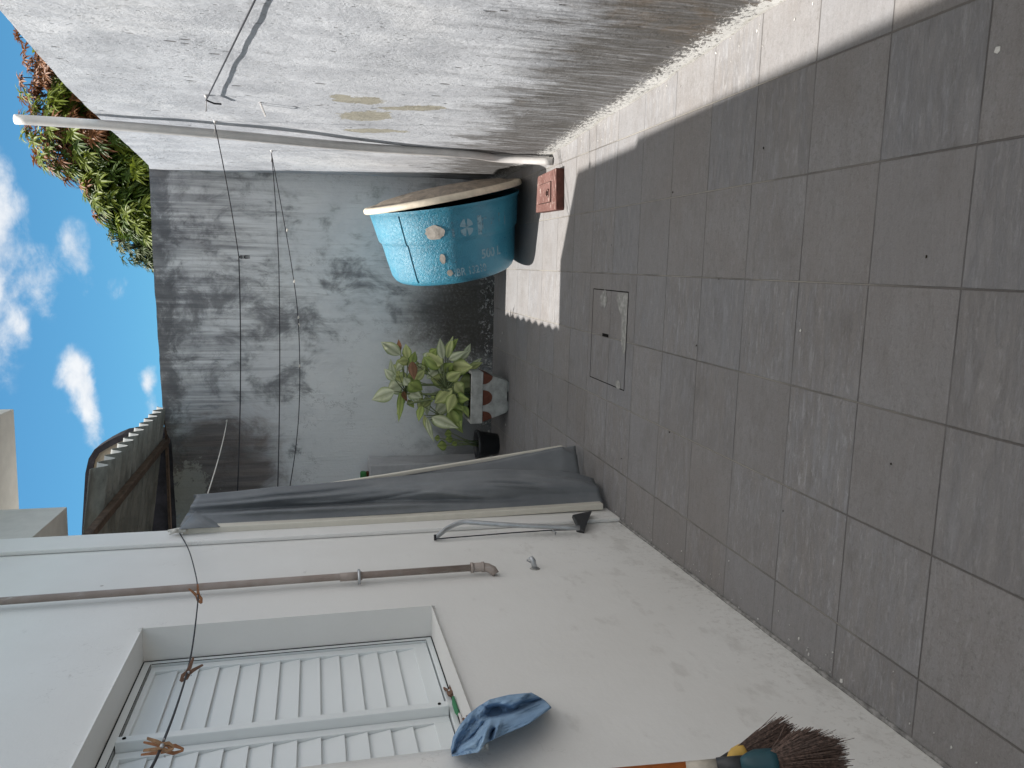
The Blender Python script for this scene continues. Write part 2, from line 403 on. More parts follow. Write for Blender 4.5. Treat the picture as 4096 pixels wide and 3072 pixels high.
M['wood2'] = plain('grey_peg_wood', (.17, .10, .07), .75, .2, .3, 90, bump=.3)
M['palewood'] = plain('pale_peg_wood', (.33, .20, .115), .75, .2, .3, 90, bump=.3)
M['purlin'] = plain('old_timber', (.115, .08, .06), .85, .15, .35, 25, bump=.4)
M['rust'] = plain('hook_metal', (.42, .40, .38), .5, .4, .2, 60, .5)
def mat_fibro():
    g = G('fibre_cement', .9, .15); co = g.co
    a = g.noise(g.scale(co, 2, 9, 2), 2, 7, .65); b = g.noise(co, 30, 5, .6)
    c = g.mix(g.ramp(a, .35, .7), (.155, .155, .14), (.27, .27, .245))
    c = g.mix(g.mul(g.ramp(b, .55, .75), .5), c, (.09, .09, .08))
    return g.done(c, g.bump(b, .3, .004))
M['fibro'] = mat_fibro()
M['gable'] = plain('neighbour_render', (.42, .35, .27), .9, .15, .2, 5)
M['cap'] = plain('dark_coping', (.05, .045, .05), .9, .1, .3, 14)
M['nwall'] = plain('shaded_mouldy_wall', (.022, .022, .026), .95, .1, .6, 10)  # mould plus the shade under the roof, both painted as near black
M['ledge'] = plain('white_ledge', (.40, .40, .41), .85, .2, .15, 6, bump=.3)
def mat_tarp():
    g = G('grey_tarpaulin', .48, .42); co = g.co
    a = g.noise(co, 3, 5, .6); f = g.noise(co, 14, 5, .6, 1.0)
    c = g.mix(g.ramp(a, .35, .7), (.15, .162, .175), (.205, .218, .228))
    c = g.mix(g.mul(g.ramp(f, .6, .75), .2), c, (.20, .21, .21))
    return g.done(c, g.bump(g.add(g.mul(f, .3), a), .3, .012), g.ramp(f, .3, .7, .42, .58))
M['tarp'] = mat_tarp()
def mat_tank():
    g = G('blue_fibreglass', .42, .5); co = g.co; x, y, z = g.sep(co)     # x = tank axis, 0 at the bottom
    a = g.noise(co, 4, 5, .6); f = g.noise(g.scale(co, 1, 1, 1), 42, 6, .72, 1.2); ff = g.noise(co, 90, 5, .75, 1.0)
    c = g.mix(g.ramp(a, .3, .7), (.034, .190, .290), (.045, .245, .355))
    # chalky worn band on the side that has faced the weather
    worn = g.mul(g.ramp(g.add(g.ell(x, z, .36, .42, .36, .20), g.mul(g.sub(a, .5), 1.2)), 1.1, .5), g.ramp(ff, .47, .60))
    c = g.mix(g.mul(worn, .42), c, (.30, .44, .50))
    dk = g.ramp(g.noise(co, 2.4, 4, .6), .5, .75)
    c = g.mix(g.mul(dk, .4), c, (.035, .11, .15))
    fm = g.mul(f, g.ramp(z, -.22, .02, .10, 1.0))
    return g.done(c, g.bump(fm, .8, .012), g.ramp(f, .3, .7, .22, .55))
M['tank'] = mat_tank()
M['tankin'] = plain('tank_inside', (.03, .05, .06), .8, .2)
def mat_lid():
    g = G('stained_lid', .75, .25); co = g.co
    a = g.noise(g.scale(co, 1, 1, 3), 3, 6, .7, .8); f = g.noise(co, 26, 6, .7)
    c = g.mix(g.ramp(a, .35, .65), (.36, .30, .235), (.21, .18, .15))
    c = g.mix(g.mul(g.ramp(f, .5, .68), .6), c, (.13, .115, .105))
    return g.done(c, g.bump(f, .4, .006))
M['lid'] = mat_lid()
M['lip'] = plain('cream_lip', (.62, .55, .44), .6, .3, .12, 18)
def mat_worn(name, c1, thr):
    g = G(name, .7, .3); f = g.noise(g.co, 14, 4, .6)
    tr = g.n('BsdfTransparent'); mx = g.n('MixShader'); g.set('Base Color', c1)
    g.put(mx.inputs[0], g.ramp(f, thr - .06, thr + .16,   .08, .80)); g.nt.links.new(tr.outputs[0], mx.inputs[1]); g.nt.links.new(g.b.outputs[0], mx.inputs[2])
    g.nt.links.new(mx.outputs[0], g.o.inputs[0]); return g.m
M['print'] = mat_worn('worn_white_print', (.27, .42, .50), .36)
M['print2'] = mat_worn('very_worn_print', (.20, .34, .42), .50)
M['resin'] = plain('grey_resin_patch', (.36, .33, .295), .85, .2, .2, 30, bump=.6)
def mat_red():
    g = G('red_oxide_paint', .8, .2); co = g.co
    a = g.noise(co, 9, 5, .6); f = g.noise(g.scale(co, 26, 60, 26), 1, 6, .75, 1.0)
    c = g.mix(g.ramp(a, .35, .7), (.115, .056, .047), (.16, .086, .075))
    c = g.mix(g.mul(g.ramp(f, .57, .63), .8), c, (.40, .33, .29))
    return g.done(c, g.bump(f, .4, .006))
M['red'] = mat_red()
M['redside'] = plain('red_oxide_side', (.10, .042, .034), .85, .2, .3, 30)
M['cement'] = plain('rough_cement', (.30, .30, .285), .9, .15, .3, 35, bump=.6)
M['slot'] = plain('joint_black', (.012, .011, .010), .95, .05)

# ------------------------------------------------------------------ world, sun
w = bpy.data.worlds.new('World'); S.world = w; w.use_nodes = True; nt = w.node_tree; nt.nodes.clear()
SUN_EL, SUN_ROT = math.radians(71.2), math.radians(-61.9)
class GW(G):
    def __init__(s, nt): s.nt = nt; s._co = None
    @property
    def co(s):
        if s._co is None: s._co = s.n('TexCoord').outputs['Generated']
        return s._co
g = GW(nt); out = g.n('OutputWorld'); bg = g.n('Background'); nt.links.new(bg.outputs[0], out.inputs[0])
sky = g.n('TexSky'); sky.sky_type = 'NISHITA'; sky.sun_disc = False; sky.sun_elevation = SUN_EL; sky.sun_rotation = SUN_ROT
sky.air_density = 1.0; sky.dust_density = .15; sky.ozone_density = 3.0
dx, dy, dz = g.sep(g.co)
# deepen the blue of the low sky
skyc = g.mix(1.0, sky.outputs[0], (.27, .54, .585), 'MULTIPLY')
wn = g.n('TexNoise'); g.put(wn.inputs['Vector'], g.co); wn.inputs['Scale'].default_value = 14.0; wn.inputs['Detail'].default_value = 4.0
wx, wy, wz = g.sep(wn.outputs['Color'])
n1 = g.noise(g.scale(g.co, 1, 1, 1.5), 11.0, 9, .62, .4); n2 = g.noise(g.scale(g.co, 1, 1, 1.6, (4, 2, 1)), 26.0, 8, .64, .3)
dxw = g.add(dx, g.mul(g.sub(wx, .5), .055)); dzw = g.add(dz, g.mul(g.sub(wz, .5), .040))
den = None
for (cx, cz, rx, rz, k) in ((-.015, .330, .115, .030, .58), (.05, .322, .06, .028, .35), (-.140, .258, .032, .020, .66), (-.168, .245, .030, .011, .50), (-.002, .252, .036, .017, .42), (-.035, .285, .04, .018, .30),
                            (-.085, .304, .022, .010, .34), (-.142, .188, .016, .012, .48), (-.20, .235, .03, .014, .34), (-.03, .215, .02, .014, .22), (-.172, .185, .03, .012, .30)):
    e = g.ell(dxw, dzw, cx, cz, rx * 1.15, rz * 1.15); e = g.mul(g.ramp(e, 1.25, .0), k); den = e if den is None else g.add(den, e)
front = g.ramp(dy, .7, .85)
gen = g.mul(g.ramp(g.noise(g.scale(g.co, 1, 1, 1.3, (1, 7, 3)), 2.6, 7, .6, .3), .36, .56, .15, .92), g.mul(g.sub(1.0, front), g.ramp(dz, .25, .80, .12, 1.0)))  # bright clouds outside the view, added to lift and whiten the shade light
dn = g.add(g.mul(g.sub(n1, .5), 1.25), g.mul(g.sub(n2, .5), .75))
cl = g.ramp(g.add(g.mul(den, 1.1), dn), .10, .80)
cl = g.mul(cl, g.ramp(den, .02, .12))
gencl = g.mix(g.ramp(n2, .3, .7), (7.9, 7.45, 6.95), (11.0, 10.3, 9.5)); cl0 = cl
cloudc = g.mix(g.ramp(n2, .3, .7), (5.2, 5.1, 5.0), (9.6, 9.1, 8.6))
cloudc = g.mix(g.ramp(n2, .3, .7), (3.4, 3.7, 4.1), (4.3, 4.45, 4.6))
fin = g.mix(gen, g.mix(cl0, skyc, cloudc), gencl)
nt.links.new(fin, bg.inputs[0]); bg.inputs[1].default_value = .1
sd = bpy.data.lights.new('sun', 'SUN'); sd.energy = 4.2; sd.angle = math.radians(.53); sd.color = (1.0, .955, .90)
so = bpy.data.objects.new('sun', sd); COL.objects.link(so)
SD = V3((.30, -.16, -1.0)).normalized()
so.rotation_euler = SD.to_track_quat('-Z', 'Y').to_euler(); so.location = (-4, 4, 9)
S.view_settings.view_transform = 'Standard'; S.view_settings.look = 'None'; S.view_settings.exposure = 1.1; S.view_settings.gamma = 1

# ------------------------------------------------------------------ setting: ground and floor
b = MB(); b.quadpts((-400, -400, -.03), (400, -400, -.03), (400, 900, -.03), (-400, 900, -.03))
tag(b.build('ground', M['ground']), kind='structure')
b = MB(); b.quadpts((-2.7, -3.2, 0), (1.35, -3.2, 0), (1.35, 6.75, 0), (-2.7, 6.75, 0))
tag(b.build('floor', M['floor']), kind='structure')

# ------------------------------------------------------------------ boundary walls
def lerp_tab(t, y):
    t = sorted(t)
    if y <= t[0][0]: return t[0][1]
    for (a, u), (c, v) in zip(t, t[1:]):
        if y <= c: return u + (v - u) * (y - a) / (c - a)
    return t[-1][1]
XB = [(6.64, .712), (5.07, .720), (4.38, .761), (3.04, .844), (2.43, .886), (.6, 1.0), (-3.1, 1.23)]
XT = [(6.64, .655), (5.07, .715), (4.2, .765), (3.04, .838), (2.43, .876), (.6, .99), (-3.1, 1.22)]
ZT = [(6.64, 2.705), (6.44, 2.672), (5.08, 2.624), (4.27, 2.607), (3.25, 2.546), (1.5, 2.47), (-3.1, 2.45)]
def rw_x(y, z):
    a = lerp_tab(XB, y); c = lerp_tab(XT, y)
    return a + (c - a) * min(1, z / 2.6)
b = MB()
NY, NZ = 240, 70
def rwf(u, v):
    y = 6.74 - u * 9.8; zt = lerp_tab(ZT, y) + .006 * fbm(y * 3, 1, 2) ; z = v * zt
    x = rw_x(y, z) + .006 * fbm(y * 1.3, z * 1.3, 3) + .0022 * fbm(y * 7, z * 4, 9)
    if z < .12: x -= .010 * (1 - z / .12) * (.6 + fbm(y * 4, 0, 5))
    return (x, y, z)
ix = b.grid(rwf, NY, NZ)
bk = [(b.vert((b.v[ix[NZ][i]][0] + .15, b.v[ix[NZ][i]][1], b.v[ix[NZ][i]][2])), b.vert((b.v[ix[NZ][i]][0] + .15, b.v[ix[NZ][i]][1], -.02))) for i in range(NY + 1)]
tp0 = [b.vert(b.v[ix[NZ][i]]) for i in range(NY + 1)]
for i in range(NY):
    b.face(tp0[i], tp0[i + 1], bk[i + 1][0], bk[i][0]); b.face(bk[i][0], bk[i + 1][0], bk[i + 1][1], bk[i][1])
o = b.build('boundary_wall', M['rwall'], smooth=True, flat_from=NY * NZ)
tag(o, 'tall sunlit white plaster wall with grey streaks and peeled beige patches', 'wall')
b = MB()
def bw_top(x):
    t = lerp_tab([(-2.7, 2.60), (-1.50, 2.622), (-1.455, 2.625), (-1.40, 2.655), (-1.17, 2.68), (.06, 2.707), (.8, 2.704)], x)
    return t + .005 * fbm(x * 6, 3, 1)
NX, NZ = 160, 60
def bwf(u, v):
    x = -2.7 + u * 3.40; z = v * bw_top(x)
    return (x, 6.64 + .006 * fbm(x * 1.5, z * 1.5, 7) + (.004 if v == 1 else 0), z)
ix = b.grid(bwf, NX, NZ)
bk = [(b.vert((b.v[ix[NZ][i]][0], 6.79, b.v[ix[NZ][i]][2])), b.vert((b.v[ix[NZ][i]][0], 6.79, -.02))) for i in range(NX + 1)]
tp0 = [b.vert(b.v[ix[NZ][i]]) for i in range(NX + 1)]
for i in range(NX):
    b.face(tp0[i], tp0[i + 1], bk[i + 1][0], bk[i][0]); b.face(bk[i][0], bk[i + 1][0], bk[i + 1][1], bk[i][1])
tag(b.build('back_wall', M['bwall'], smooth=True, flat_from=NX * NZ), 'shaded grey rendered wall with dark mildew streaks at the far end of the yard', 'wall')
b = MB(); b.box2((-2.82, 3.9, 0), (-2.702, 6.79, 2.58))
tag(b.build('side_wall', M['bwall'], bevel=.01), 'grey rendered wall closing the recess behind the folded awning', 'wall')

# ------------------------------------------------------------------ house
HR = math.atan(.037)
house = empty('house', HP, 'white painted house with a louvred window and an upper storey jutting over the yard', 'house', rz=HR)
# local frame: +x out of the wall, +y along it (0 at world y 2.57)
Y0, Y1 = -5.6, 1.232
WN, WF, WB, WT = -.787, .122, 1.098, 2.068
b = MB()
ys = [Y0, WN, WF, Y1]; zs = [0, WB, WT, 3.278]
fr = [[b.vert((0, y, z)) for y in ys] for z in zs]
for j in range(3):
    for i in range(3):
        if not (i == 1 and j == 1): b.face(fr[j][i], fr[j][i + 1], fr[j + 1][i + 1], fr[j + 1][i])
dp = -.20
rv = [b.vert((dp, y, z)) for y, z in ((WN, WB), (WF, WB), (WF, WT), (WN, WT))]
fo = [fr[1][1], fr[1][2], fr[2][2], fr[2][1]]
for k in range(4): b.face(fo[k], rv[k], rv[(k + 1) % 4], fo[(k + 1) % 4])
bk = [b.vert((-.25, y, z)) for y, z in ((Y0, 0), (Y1, 0), (Y1, 3.278), (Y0, 3.278))]
b.face(fr[0][3], bk[1], bk[2], fr[3][3]); b.face(fr[0][0], fr[3][0], bk[3], bk[0]); b.face(fr[3][0], fr[3][3], bk[2], bk[3])
b.face(bk[0], bk[3], bk[2], bk[1])
o = b.build('wall', M['house'], house, bevel=.012, seg=3)
b = MB(); b.box2((.001, 1.035, 0), (.021, 1.234, 3.277)); b.build('pilaster', M['house'], house, bevel=.006)
b = MB(); b.box2((-.22, 1.236, 2.762), (.0, 1.83, 3.277)); b.build('beam', M['soffit'], house, bevel=.003)
# jutting upper storey
b = MB(); b.box2((-2.6, -5.5, 3.28), (.395, 2.72, 5.0)); b.build('upper_storey', M['soffit'], house, bevel=.006)
b = MB(); b.box2((-2.6, -5.5, 5.0), (.408, 1.85, 5.05)); b.build('roof_edge', M['soffit'], house)
# window
FX = -.105
win = bpy.data.objects.new('window', None); COL.objects.link(win); win.parent = house; win.empty_display_size = .1
b = MB(); fw = .026
b.box2((FX - .05, WN, WT - fw), (FX, WF, WT)); b.box2((FX - .05, WN, WB), (FX, WF, WB + .02))
b.box2((FX - .05, WN, WB + .02), (FX, WN + fw, WT - fw)); b.box2((FX - .05, WF - fw, WB + .02), (FX, WF, WT - fw))
b.build('frame', M['alu'], win, bevel=.002)
b = MB(); b.box2((FX + .0005, WF - .004, WB + .003), (FX + .002, WF - .0005, WT - .003)); b.box2((FX + .0005, WN + .003, WT - .004), (FX + .002, WF - .004, WT - .0005)); b.box2((FX + .0005, WN + .003, WB + .0005), (FX + .002, WF - .004, WB + .004))
b.box2((FX + .0005, WF - .028, WB + .024), (FX + .002, WF - .0255, WT - .03)); b.box2((FX + .0005, WN + .03, WT - .0285), (FX + .002, WF - .028, WT - .0262)); b.build('seal', M['gap'], win)
b = MB(); b.box2((FX - .09, WN + .005, WB + .005), (FX - .075, WF - .005, WT - .005)); b.build('backing', M['gap'], win)
def leaf(y0, y1, xf):
    z0, z1 = WB + .024, WT - fw - .004; st = .032
    b = MB()
    b.box2((xf - .028, y0, z0), (xf, y0 + st, z1)); b.box2((xf - .028, y1 - st, z0), (xf, y1, z1))
    b.box2((xf - .028, y0 + st, z0), (xf, y1 - st, z0 + .05)); b.box2((xf - .028, y0 + st, z1 - .018), (xf, y1 - st, z1))
    f = b.build('shutter_leaf', M['alu'], win, bevel=.002)
    b = MB(); n = 13; a = z0 + .05; t = z1 - .018; p = (t - a) / n
    for k in range(n):      # overlapping louvre boards, top edge set back, bottom edge proud
        zb = a + k * p - .004; zt = a + (k + 1) * p + .006
        ya, yb = y0 + st + .001, y1 - st - .001; xb, xt = xf - .003, xf - .0145
        P = [(xb, ya, zb), (xb, yb, zb), (xt, yb, zt), (xt, ya, zt)]
        i0 = [b.vert(q) for q in P]; i1 = [b.vert((q[0] - .005, q[1], q[2])) for q in P]
        b.face(*i0); b.face(*i1[::-1])
        for q in range(4): b.face(i0[q], i1[q], i1[(q + 1) % 4], i0[(q + 1) % 4])
    b.build('louvres', M['alu'], f, bevel=.0012)
leaf(-.372, WF - fw - .003, FX - .008)
leaf(WN + fw + .003, -.406, FX - .012)
b = MB(); b.box2((FX - .036, -.404, WB + .022), (FX + .018, -.374, WT - fw - .003)); b.build('centre_stile', M['alu'], win, bevel=.003)
for z in (WT - .05, WB + .05):
    b = MB(); b.tube([(FX + .018, -.389, z), (FX + .0205, -.389, z)], .005, 10); b.build('screw', M['slot'], win)

# ------------------------------------------------------------------ brown water pipe and tap stub
wp = empty('water_pipe', at_h(1945, 2269, .0), 'thin brown plastic water pipe clipped upright on the white house wall', 'pipe')
L = local(wp); PR = .0138
top = at_h(0, 2405, .032); bot = at_h(1930, 2268, .032); up = (top - bot).normalized()
b = MB(); b.tube([L(bot + V3((0, 0, .03))), L(bot + (top - bot) * .35 + V3((.0, .003, 0))), L(bot + (top - bot) * .7), L(top), L(top + up * .65)], PR, 14); b.build('tube', M['bpipe'], wp, smooth=True)
b = MB(); b.tube([L(at_h(1360, 2309, .032)), L(at_h(1448, 2303, .032))], PR + .003, 14); b.build('coupling', M['bpipe'], wp, smooth=True)
b = MB(); q = at_h(1436, 2304, .032)
b.tube([L(q + V3((-.022, -.028, 0))), L(q + V3((.0, -.024, 0))), L(q + V3((.019, -.010, 0))), L(q + V3((.019, .010, 0))), L(q + V3((.0, .022, 0))), L(q + V3((-.022, .026, 0)))], .006, 8); b.build('clip', M['steel'], wp, smooth=True)
b = MB(); e = bot
b.tube([L(e + V3((0, 0, .045))), L(e + V3((0, 0, .0))), L(e + V3((-.003, -.006, -.022))), L(e + V3((-.010, -.016, -.040))), L(e + V3((-.024, -.024, -.050)))], [.019, .019, .0185, .018, .016], 14)
for zz in (.045, .0): b.tube([L(e + V3((0, 0, zz + .004))), L(e + V3((0, 0, zz - .006)))], .0215, 14)
b.build('elbow', M['bpipe'], wp, smooth=True)
tp = empty('tap_stub', at_h(2135, 2268, 0), 'small grey cut pipe stub sticking out of the house wall below the brown pipe', 'pipe stub')
L = local(tp); q = at_h(2140, 2275, 0)
b = MB(); b.tube([L(q), L(q + V3((.035, .012, .008))), L(q + V3((.045, .016, .016)))], [.011, .011, .010], 10); b.build('stub', M['steel'], tp, smooth=True)
b = MB(); b.tube([L(q + V3((.032, .006, -.004))), L(q + V3((.046, .014, .020))), L(q + V3((.030, .022, .030))), L(q + V3((.018, .012, .006)))], .0035, 8); b.build('wire_loop', M['steel'], tp, smooth=True)
b = MB(); b.tube([L(q + V3((-.001, 0, 0))), L(q + V3((.004, .0, .0)))], [.024, .016], 9); b.build('mortar', M['cement'], tp)

# ------------------------------------------------------------------ clothes lines, hooks, pegs
def sag(a, c, d, n=14):
    a, c = V3(a), V3(c); return [a.lerp(c, i / n) - V3((0, 0, d * 4 * (i / n) * (1 - i / n))) for i in range(n + 1)]
def hook(px, label, ln=.075, drop=.0):
    p = at_r(*px); x = rw_x(p.y, p.z); p = V3((x + .004, p.y, p.z))
    h = empty('wall_hook', p, label, 'hook', 'wall hooks for the clothes lines')
    pts = [(0, 0, 0), (-ln * .6, .002, .002), (-ln, .004, .004), (-ln - .001, .004, .010)]
    b = MB(); b.tube(pts, .0022, 8); b.build('screw_eye', M['rust'], h, smooth=True)
    b = MB(); b.tube([(-.001, 0, 0), (-.012, 0, 0)], [.012, .008], 10); b.build('wall_plug', M['pvc'], h, smooth=True)
    return p + V3((-.024, .002, .002))
hA = hook((825, 362), 'steel eye hook nearest the camera on the sunlit wall, holding the short loose cord')
hB = hook((860, 464), 'steel eye hook just behind the leaning white pipe, holding the line with the black peg', .085)
hC = hook((1087, 592), 'steel eye hook farthest along the sunlit wall, holding two black lines')
def line(name, pts, r, mat, label, extra=None, group='clothes lines across the yard'):
    b = MB(); b.tube(pts, r, 6)
    if extra:
        for k in extra: b.tube(k[0], k[1], 6)
    return tag(b.build(name, mat, smooth=True), label, 'clothesline', group)
# cord on the sunlit wall running towards the camera
e1 = at_r(1020, 0, .026); d1 = (e1 - hA)
line('clothesline', [hA, hA.lerp(e1, .5), e1, hA + d1 * 1.9], .0032, M['cord'], 'black cord stretched along the sunlit wall towards the camera with a knotted end', [([hA, hA + V3((-.004, .05, -.03)), hA + V3((.0, .075, -.06))], .0045)])
pgB = at_y(955, 1026, 4.6)
endB = at_y(950, 1970, 4.15); endC = at_y(1111, 1955, 4.3); endD = at_y(1160, 1945, 4.3)
LB = sag(hB, pgB, .006) + sag(pgB, endB, .012)[1:]
line('clothesline', LB, .0032, M['cord'], 'uppermost black clothesline in front of the back wall, with the black peg')
C1 = at_y(1115, 1050, 4.98); line('clothesline', sag(hC, C1, .004, 8) + sag(C1, endC, .008)[1:], .0032, M['cord'], 'middle black clothesline, taut, between the far hook and the folded awning')
K = [hC, at_y(1135, 880, 5.2), at_y(1168, 1075, 5.0), at_y(1190, 1245, 4.8), at_y(1199, 1450, 4.62), at_y(1196, 1640, 4.5), at_y(1182, 1800, 4.4), endD]
def smooth_path(K, n=6):
    out = []
    for i in range(len(K) - 1):
        p0, p1, p2, p3 = K[max(i - 1, 0)], K[i], K[i + 1], K[min(i + 2, len(K) - 1)]
        for k in range(n):
            t = k / n; out.append(.5 * ((2 * p1) + (p2 - p0) * t + (2 * p0 - 5 * p1 + 4 * p2 - p3) * t * t + (3 * p1 - p0 - 3 * p2 + p3) * t ** 3))
    return out + [K[-1]]
path = smooth_path(K)
o = line('clothesline', path, .0028, M['cord'], 'lowest black clothesline, slack, with whitish knots along it')
for p in (at_y(1149, 920, 5.14), at_y(1178, 1125, 4.93), at_y(1194, 1270, 4.77), at_y(1196, 1300, 4.75), at_y(1199, 1465, 4.61)):
    b = MB(); b.tube([p + V3((-.010, 0, .003)), p, p + V3((.010, 0, .001))], [.003, .0065, .003], 6); b.build('knot', M['whitecord'], o)
b = MB(); b.tube([at_y(908, 1682, 6.632), at_y(908, 1682, 6.632) + V3((0, -.02, 0))], .008, 8); n0 = at_y(908, 1682, 6.62)
b.tube(sag(n0, at_y(826, 1990, 4.05), .01), .0035, 6)
tag(b.build('guy_cord', M['whitecord'], smooth=True), 'thin white cord from the back wall to the top of the folded awning', 'cord')
# near line with wooden pegs
NL = [at_h(716, 2128, .03), at_d(755, 2200, 3.72), at_d(783, 2300, 3.22), at_d(792, 2375, 2.95), at_d(788, 2440, 2.78), at_d(771, 2580, 2.45), at_d(748, 2690, 2.26), at_d(705, 2830, 1.88), at_d(650, 2975, 1.52), at_d(604, 3074, 1.36), at_d(520, 3200, 1.2)]
line('clothesline', smooth_path(NL), .0023, M['cord'], 'black clothesline hanging in front of the house wall and window with wooden pegs on it')
def peg(a, c, label, mat, spread=.015, wid=.0125, group='clothes pegs on the lines', roll=0.0, thk=1.0):
    a, c = V3(a), V3(c); ax = (a - c); ln = ax.length; ax.normalize()         # a: handle end, c: jaw end
    vd = (c - EYE).normalized(); side = ax.cross(vd).normalized(); nrm = side.cross(ax)
    if roll: R = Matrix.Rotation(roll, 3, ax); side = R @ side; nrm = R @ nrm
    h = empty('clothes_peg', c, label, 'clothes peg', group)
    for s in (-1, 1):
        b = MB(); pts = [(0, .001), (.22, .0055), (.42, .003), (.62, .0055), (1, spread)]
        ring = []
        for t, o_ in pts:
            ctr = ax * (ln * t) + side * (s * o_); th = (.0046 if .1 < t < .9 else .0026) * thk; o_ = o_ * thk
            ring.append([b.vert(ctr + side * (u * th) + nrm * (v * wid / 2)) for u, v in ((-1, -1), (1, -1), (1, 1), (-1, 1))])
        for p, q in zip(ring, ring[1:]):
            for k in range(4): b.face(p[k], p[(k + 1) % 4], q[(k + 1) % 4], q[k])
        b.face(*ring[0][::-1]); b.face(*ring[-1]); b.build('leg', mat, h, bevel=.0008)
    b = MB(); ctr = ax * (ln * .42)
    b.tube([ctr - nrm * (wid * .75), ctr + nrm * (wid * .75)], .0035, 8); b.tube([ctr + side * .010 - nrm * wid * .7, ctr + side * .011, ctr + side * .010 + nrm * wid * .7], .0012, 6)
    b.tube([ctr - side * .010 - nrm * wid * .7, ctr - side * .011, ctr - side * .010 + nrm * wid * .7], .0012, 6); b.build('spring', M['steel'], h, smooth=True)
    return h
peg(at_d(773, 2346, 2.95), at_d(806, 2413, 2.94), 'reddish wooden peg nearest the folded awning, in front of the brown pipe', M['wood'])
peg(at_d(792, 2645, 2.27), at_d(723, 2725, 2.26), 'dark grey wooden peg in front of the window shutter near its far edge', M['wood2'])
peg(at_d(570, 2994, 1.50), at_d(734, 2999, 1.49), 'larger brown wooden peg lying along the line at the bottom edge of the photo', M['wood'], .009, .009, thk=.62)
peg(at_d(580, 2977, 1.47), at_d(696, 2992, 1.47), 'pale weathered wooden peg crossing the brown one at the bottom edge of the photo', M['palewood'], .009, .009, roll=.2, thk=.55)
peg(at_y(1000, 1028, 4.595), at_y(954, 1028, 4.595), 'black plastic peg hanging from the uppermost line before the back wall', M['blackstrap'], .005, .016)
# little bracket hook on the sunlit wall
p0 = at_r(1040, 390); p0 = V3((rw_x(p0.y, p0.z) + .003, p0.y, p0.z)); p1 = at_r(1063, 462, .068)
h = empty('wire_bracket', p0, 'thin white wire bracket on the sunlit wall casting a loop-shaped shadow', 'bracket')
b = MB(); q = p1 - p0
oo = V3((0, .035, .004)); b.tube([(0, 0, 0), q * .5, q * .95, q, q + oo * .5, q + oo, q * .95 + oo, q * .5 + oo, oo], .0026, 6); b.build('wire', M['pvc'], h, smooth=True)
b = MB(); b.tube([(-.001, 0, 0), (-.006, 0, 0)], .007, 8); b.build('wall_plug', M['pvc'], h)

# ------------------------------------------------------------------ folded awning
aw = empty('folded_awning', (-1.27, 3.9, 0), 'grey fabric awning folded flat upright against the corner of the house, with cream edge rails', 'awning')
L = local(aw)
r0 = at_h(2405, 2018, .05); r1 = at_h(735, 2119, .035)
ra = at_h(2405, 2020, .045); ra.z = max(ra.z, .03)
rt = at_h(735, 2118, .035)
def rail(name, a, c, wx, wy, ends=True):
    a, c = V3(a), V3(c); d = (c - a).normalized(); s = V3((0, 1, 0)); s = (s - d * s.dot(d)).normalized(); n = d.cross(s)
    b = MB(); ring = []
    for t in (0, .5, 1):
        ctr = a.lerp(c, t) + n * (.006 if t == .5 else 0)
        ring.append([b.vert(L(ctr + n * (u * wx) + s * (v * wy))) for u, v in ((-1, -1), (1, -1), (1, 1), (-1, 1))])
    for p, q in zip(ring, ring[1:]):
        for k in range(4): b.face(p[k], p[(k + 1) % 4], q[(k + 1) % 4], q[k])
    b.face(*ring[0][::-1]); b.face(*ring[-1]); return b.build(name, M['rail'], aw, bevel=.005)
rail('rail', ra, rt, .016, .032)
q0 = at_y(2250, 1789, 4.27); q1 = at_y(1255, 1946, 4.15); q2 = q1 + (q1 - q0) * .42
rail('rail', q0, q2, .011, .012)
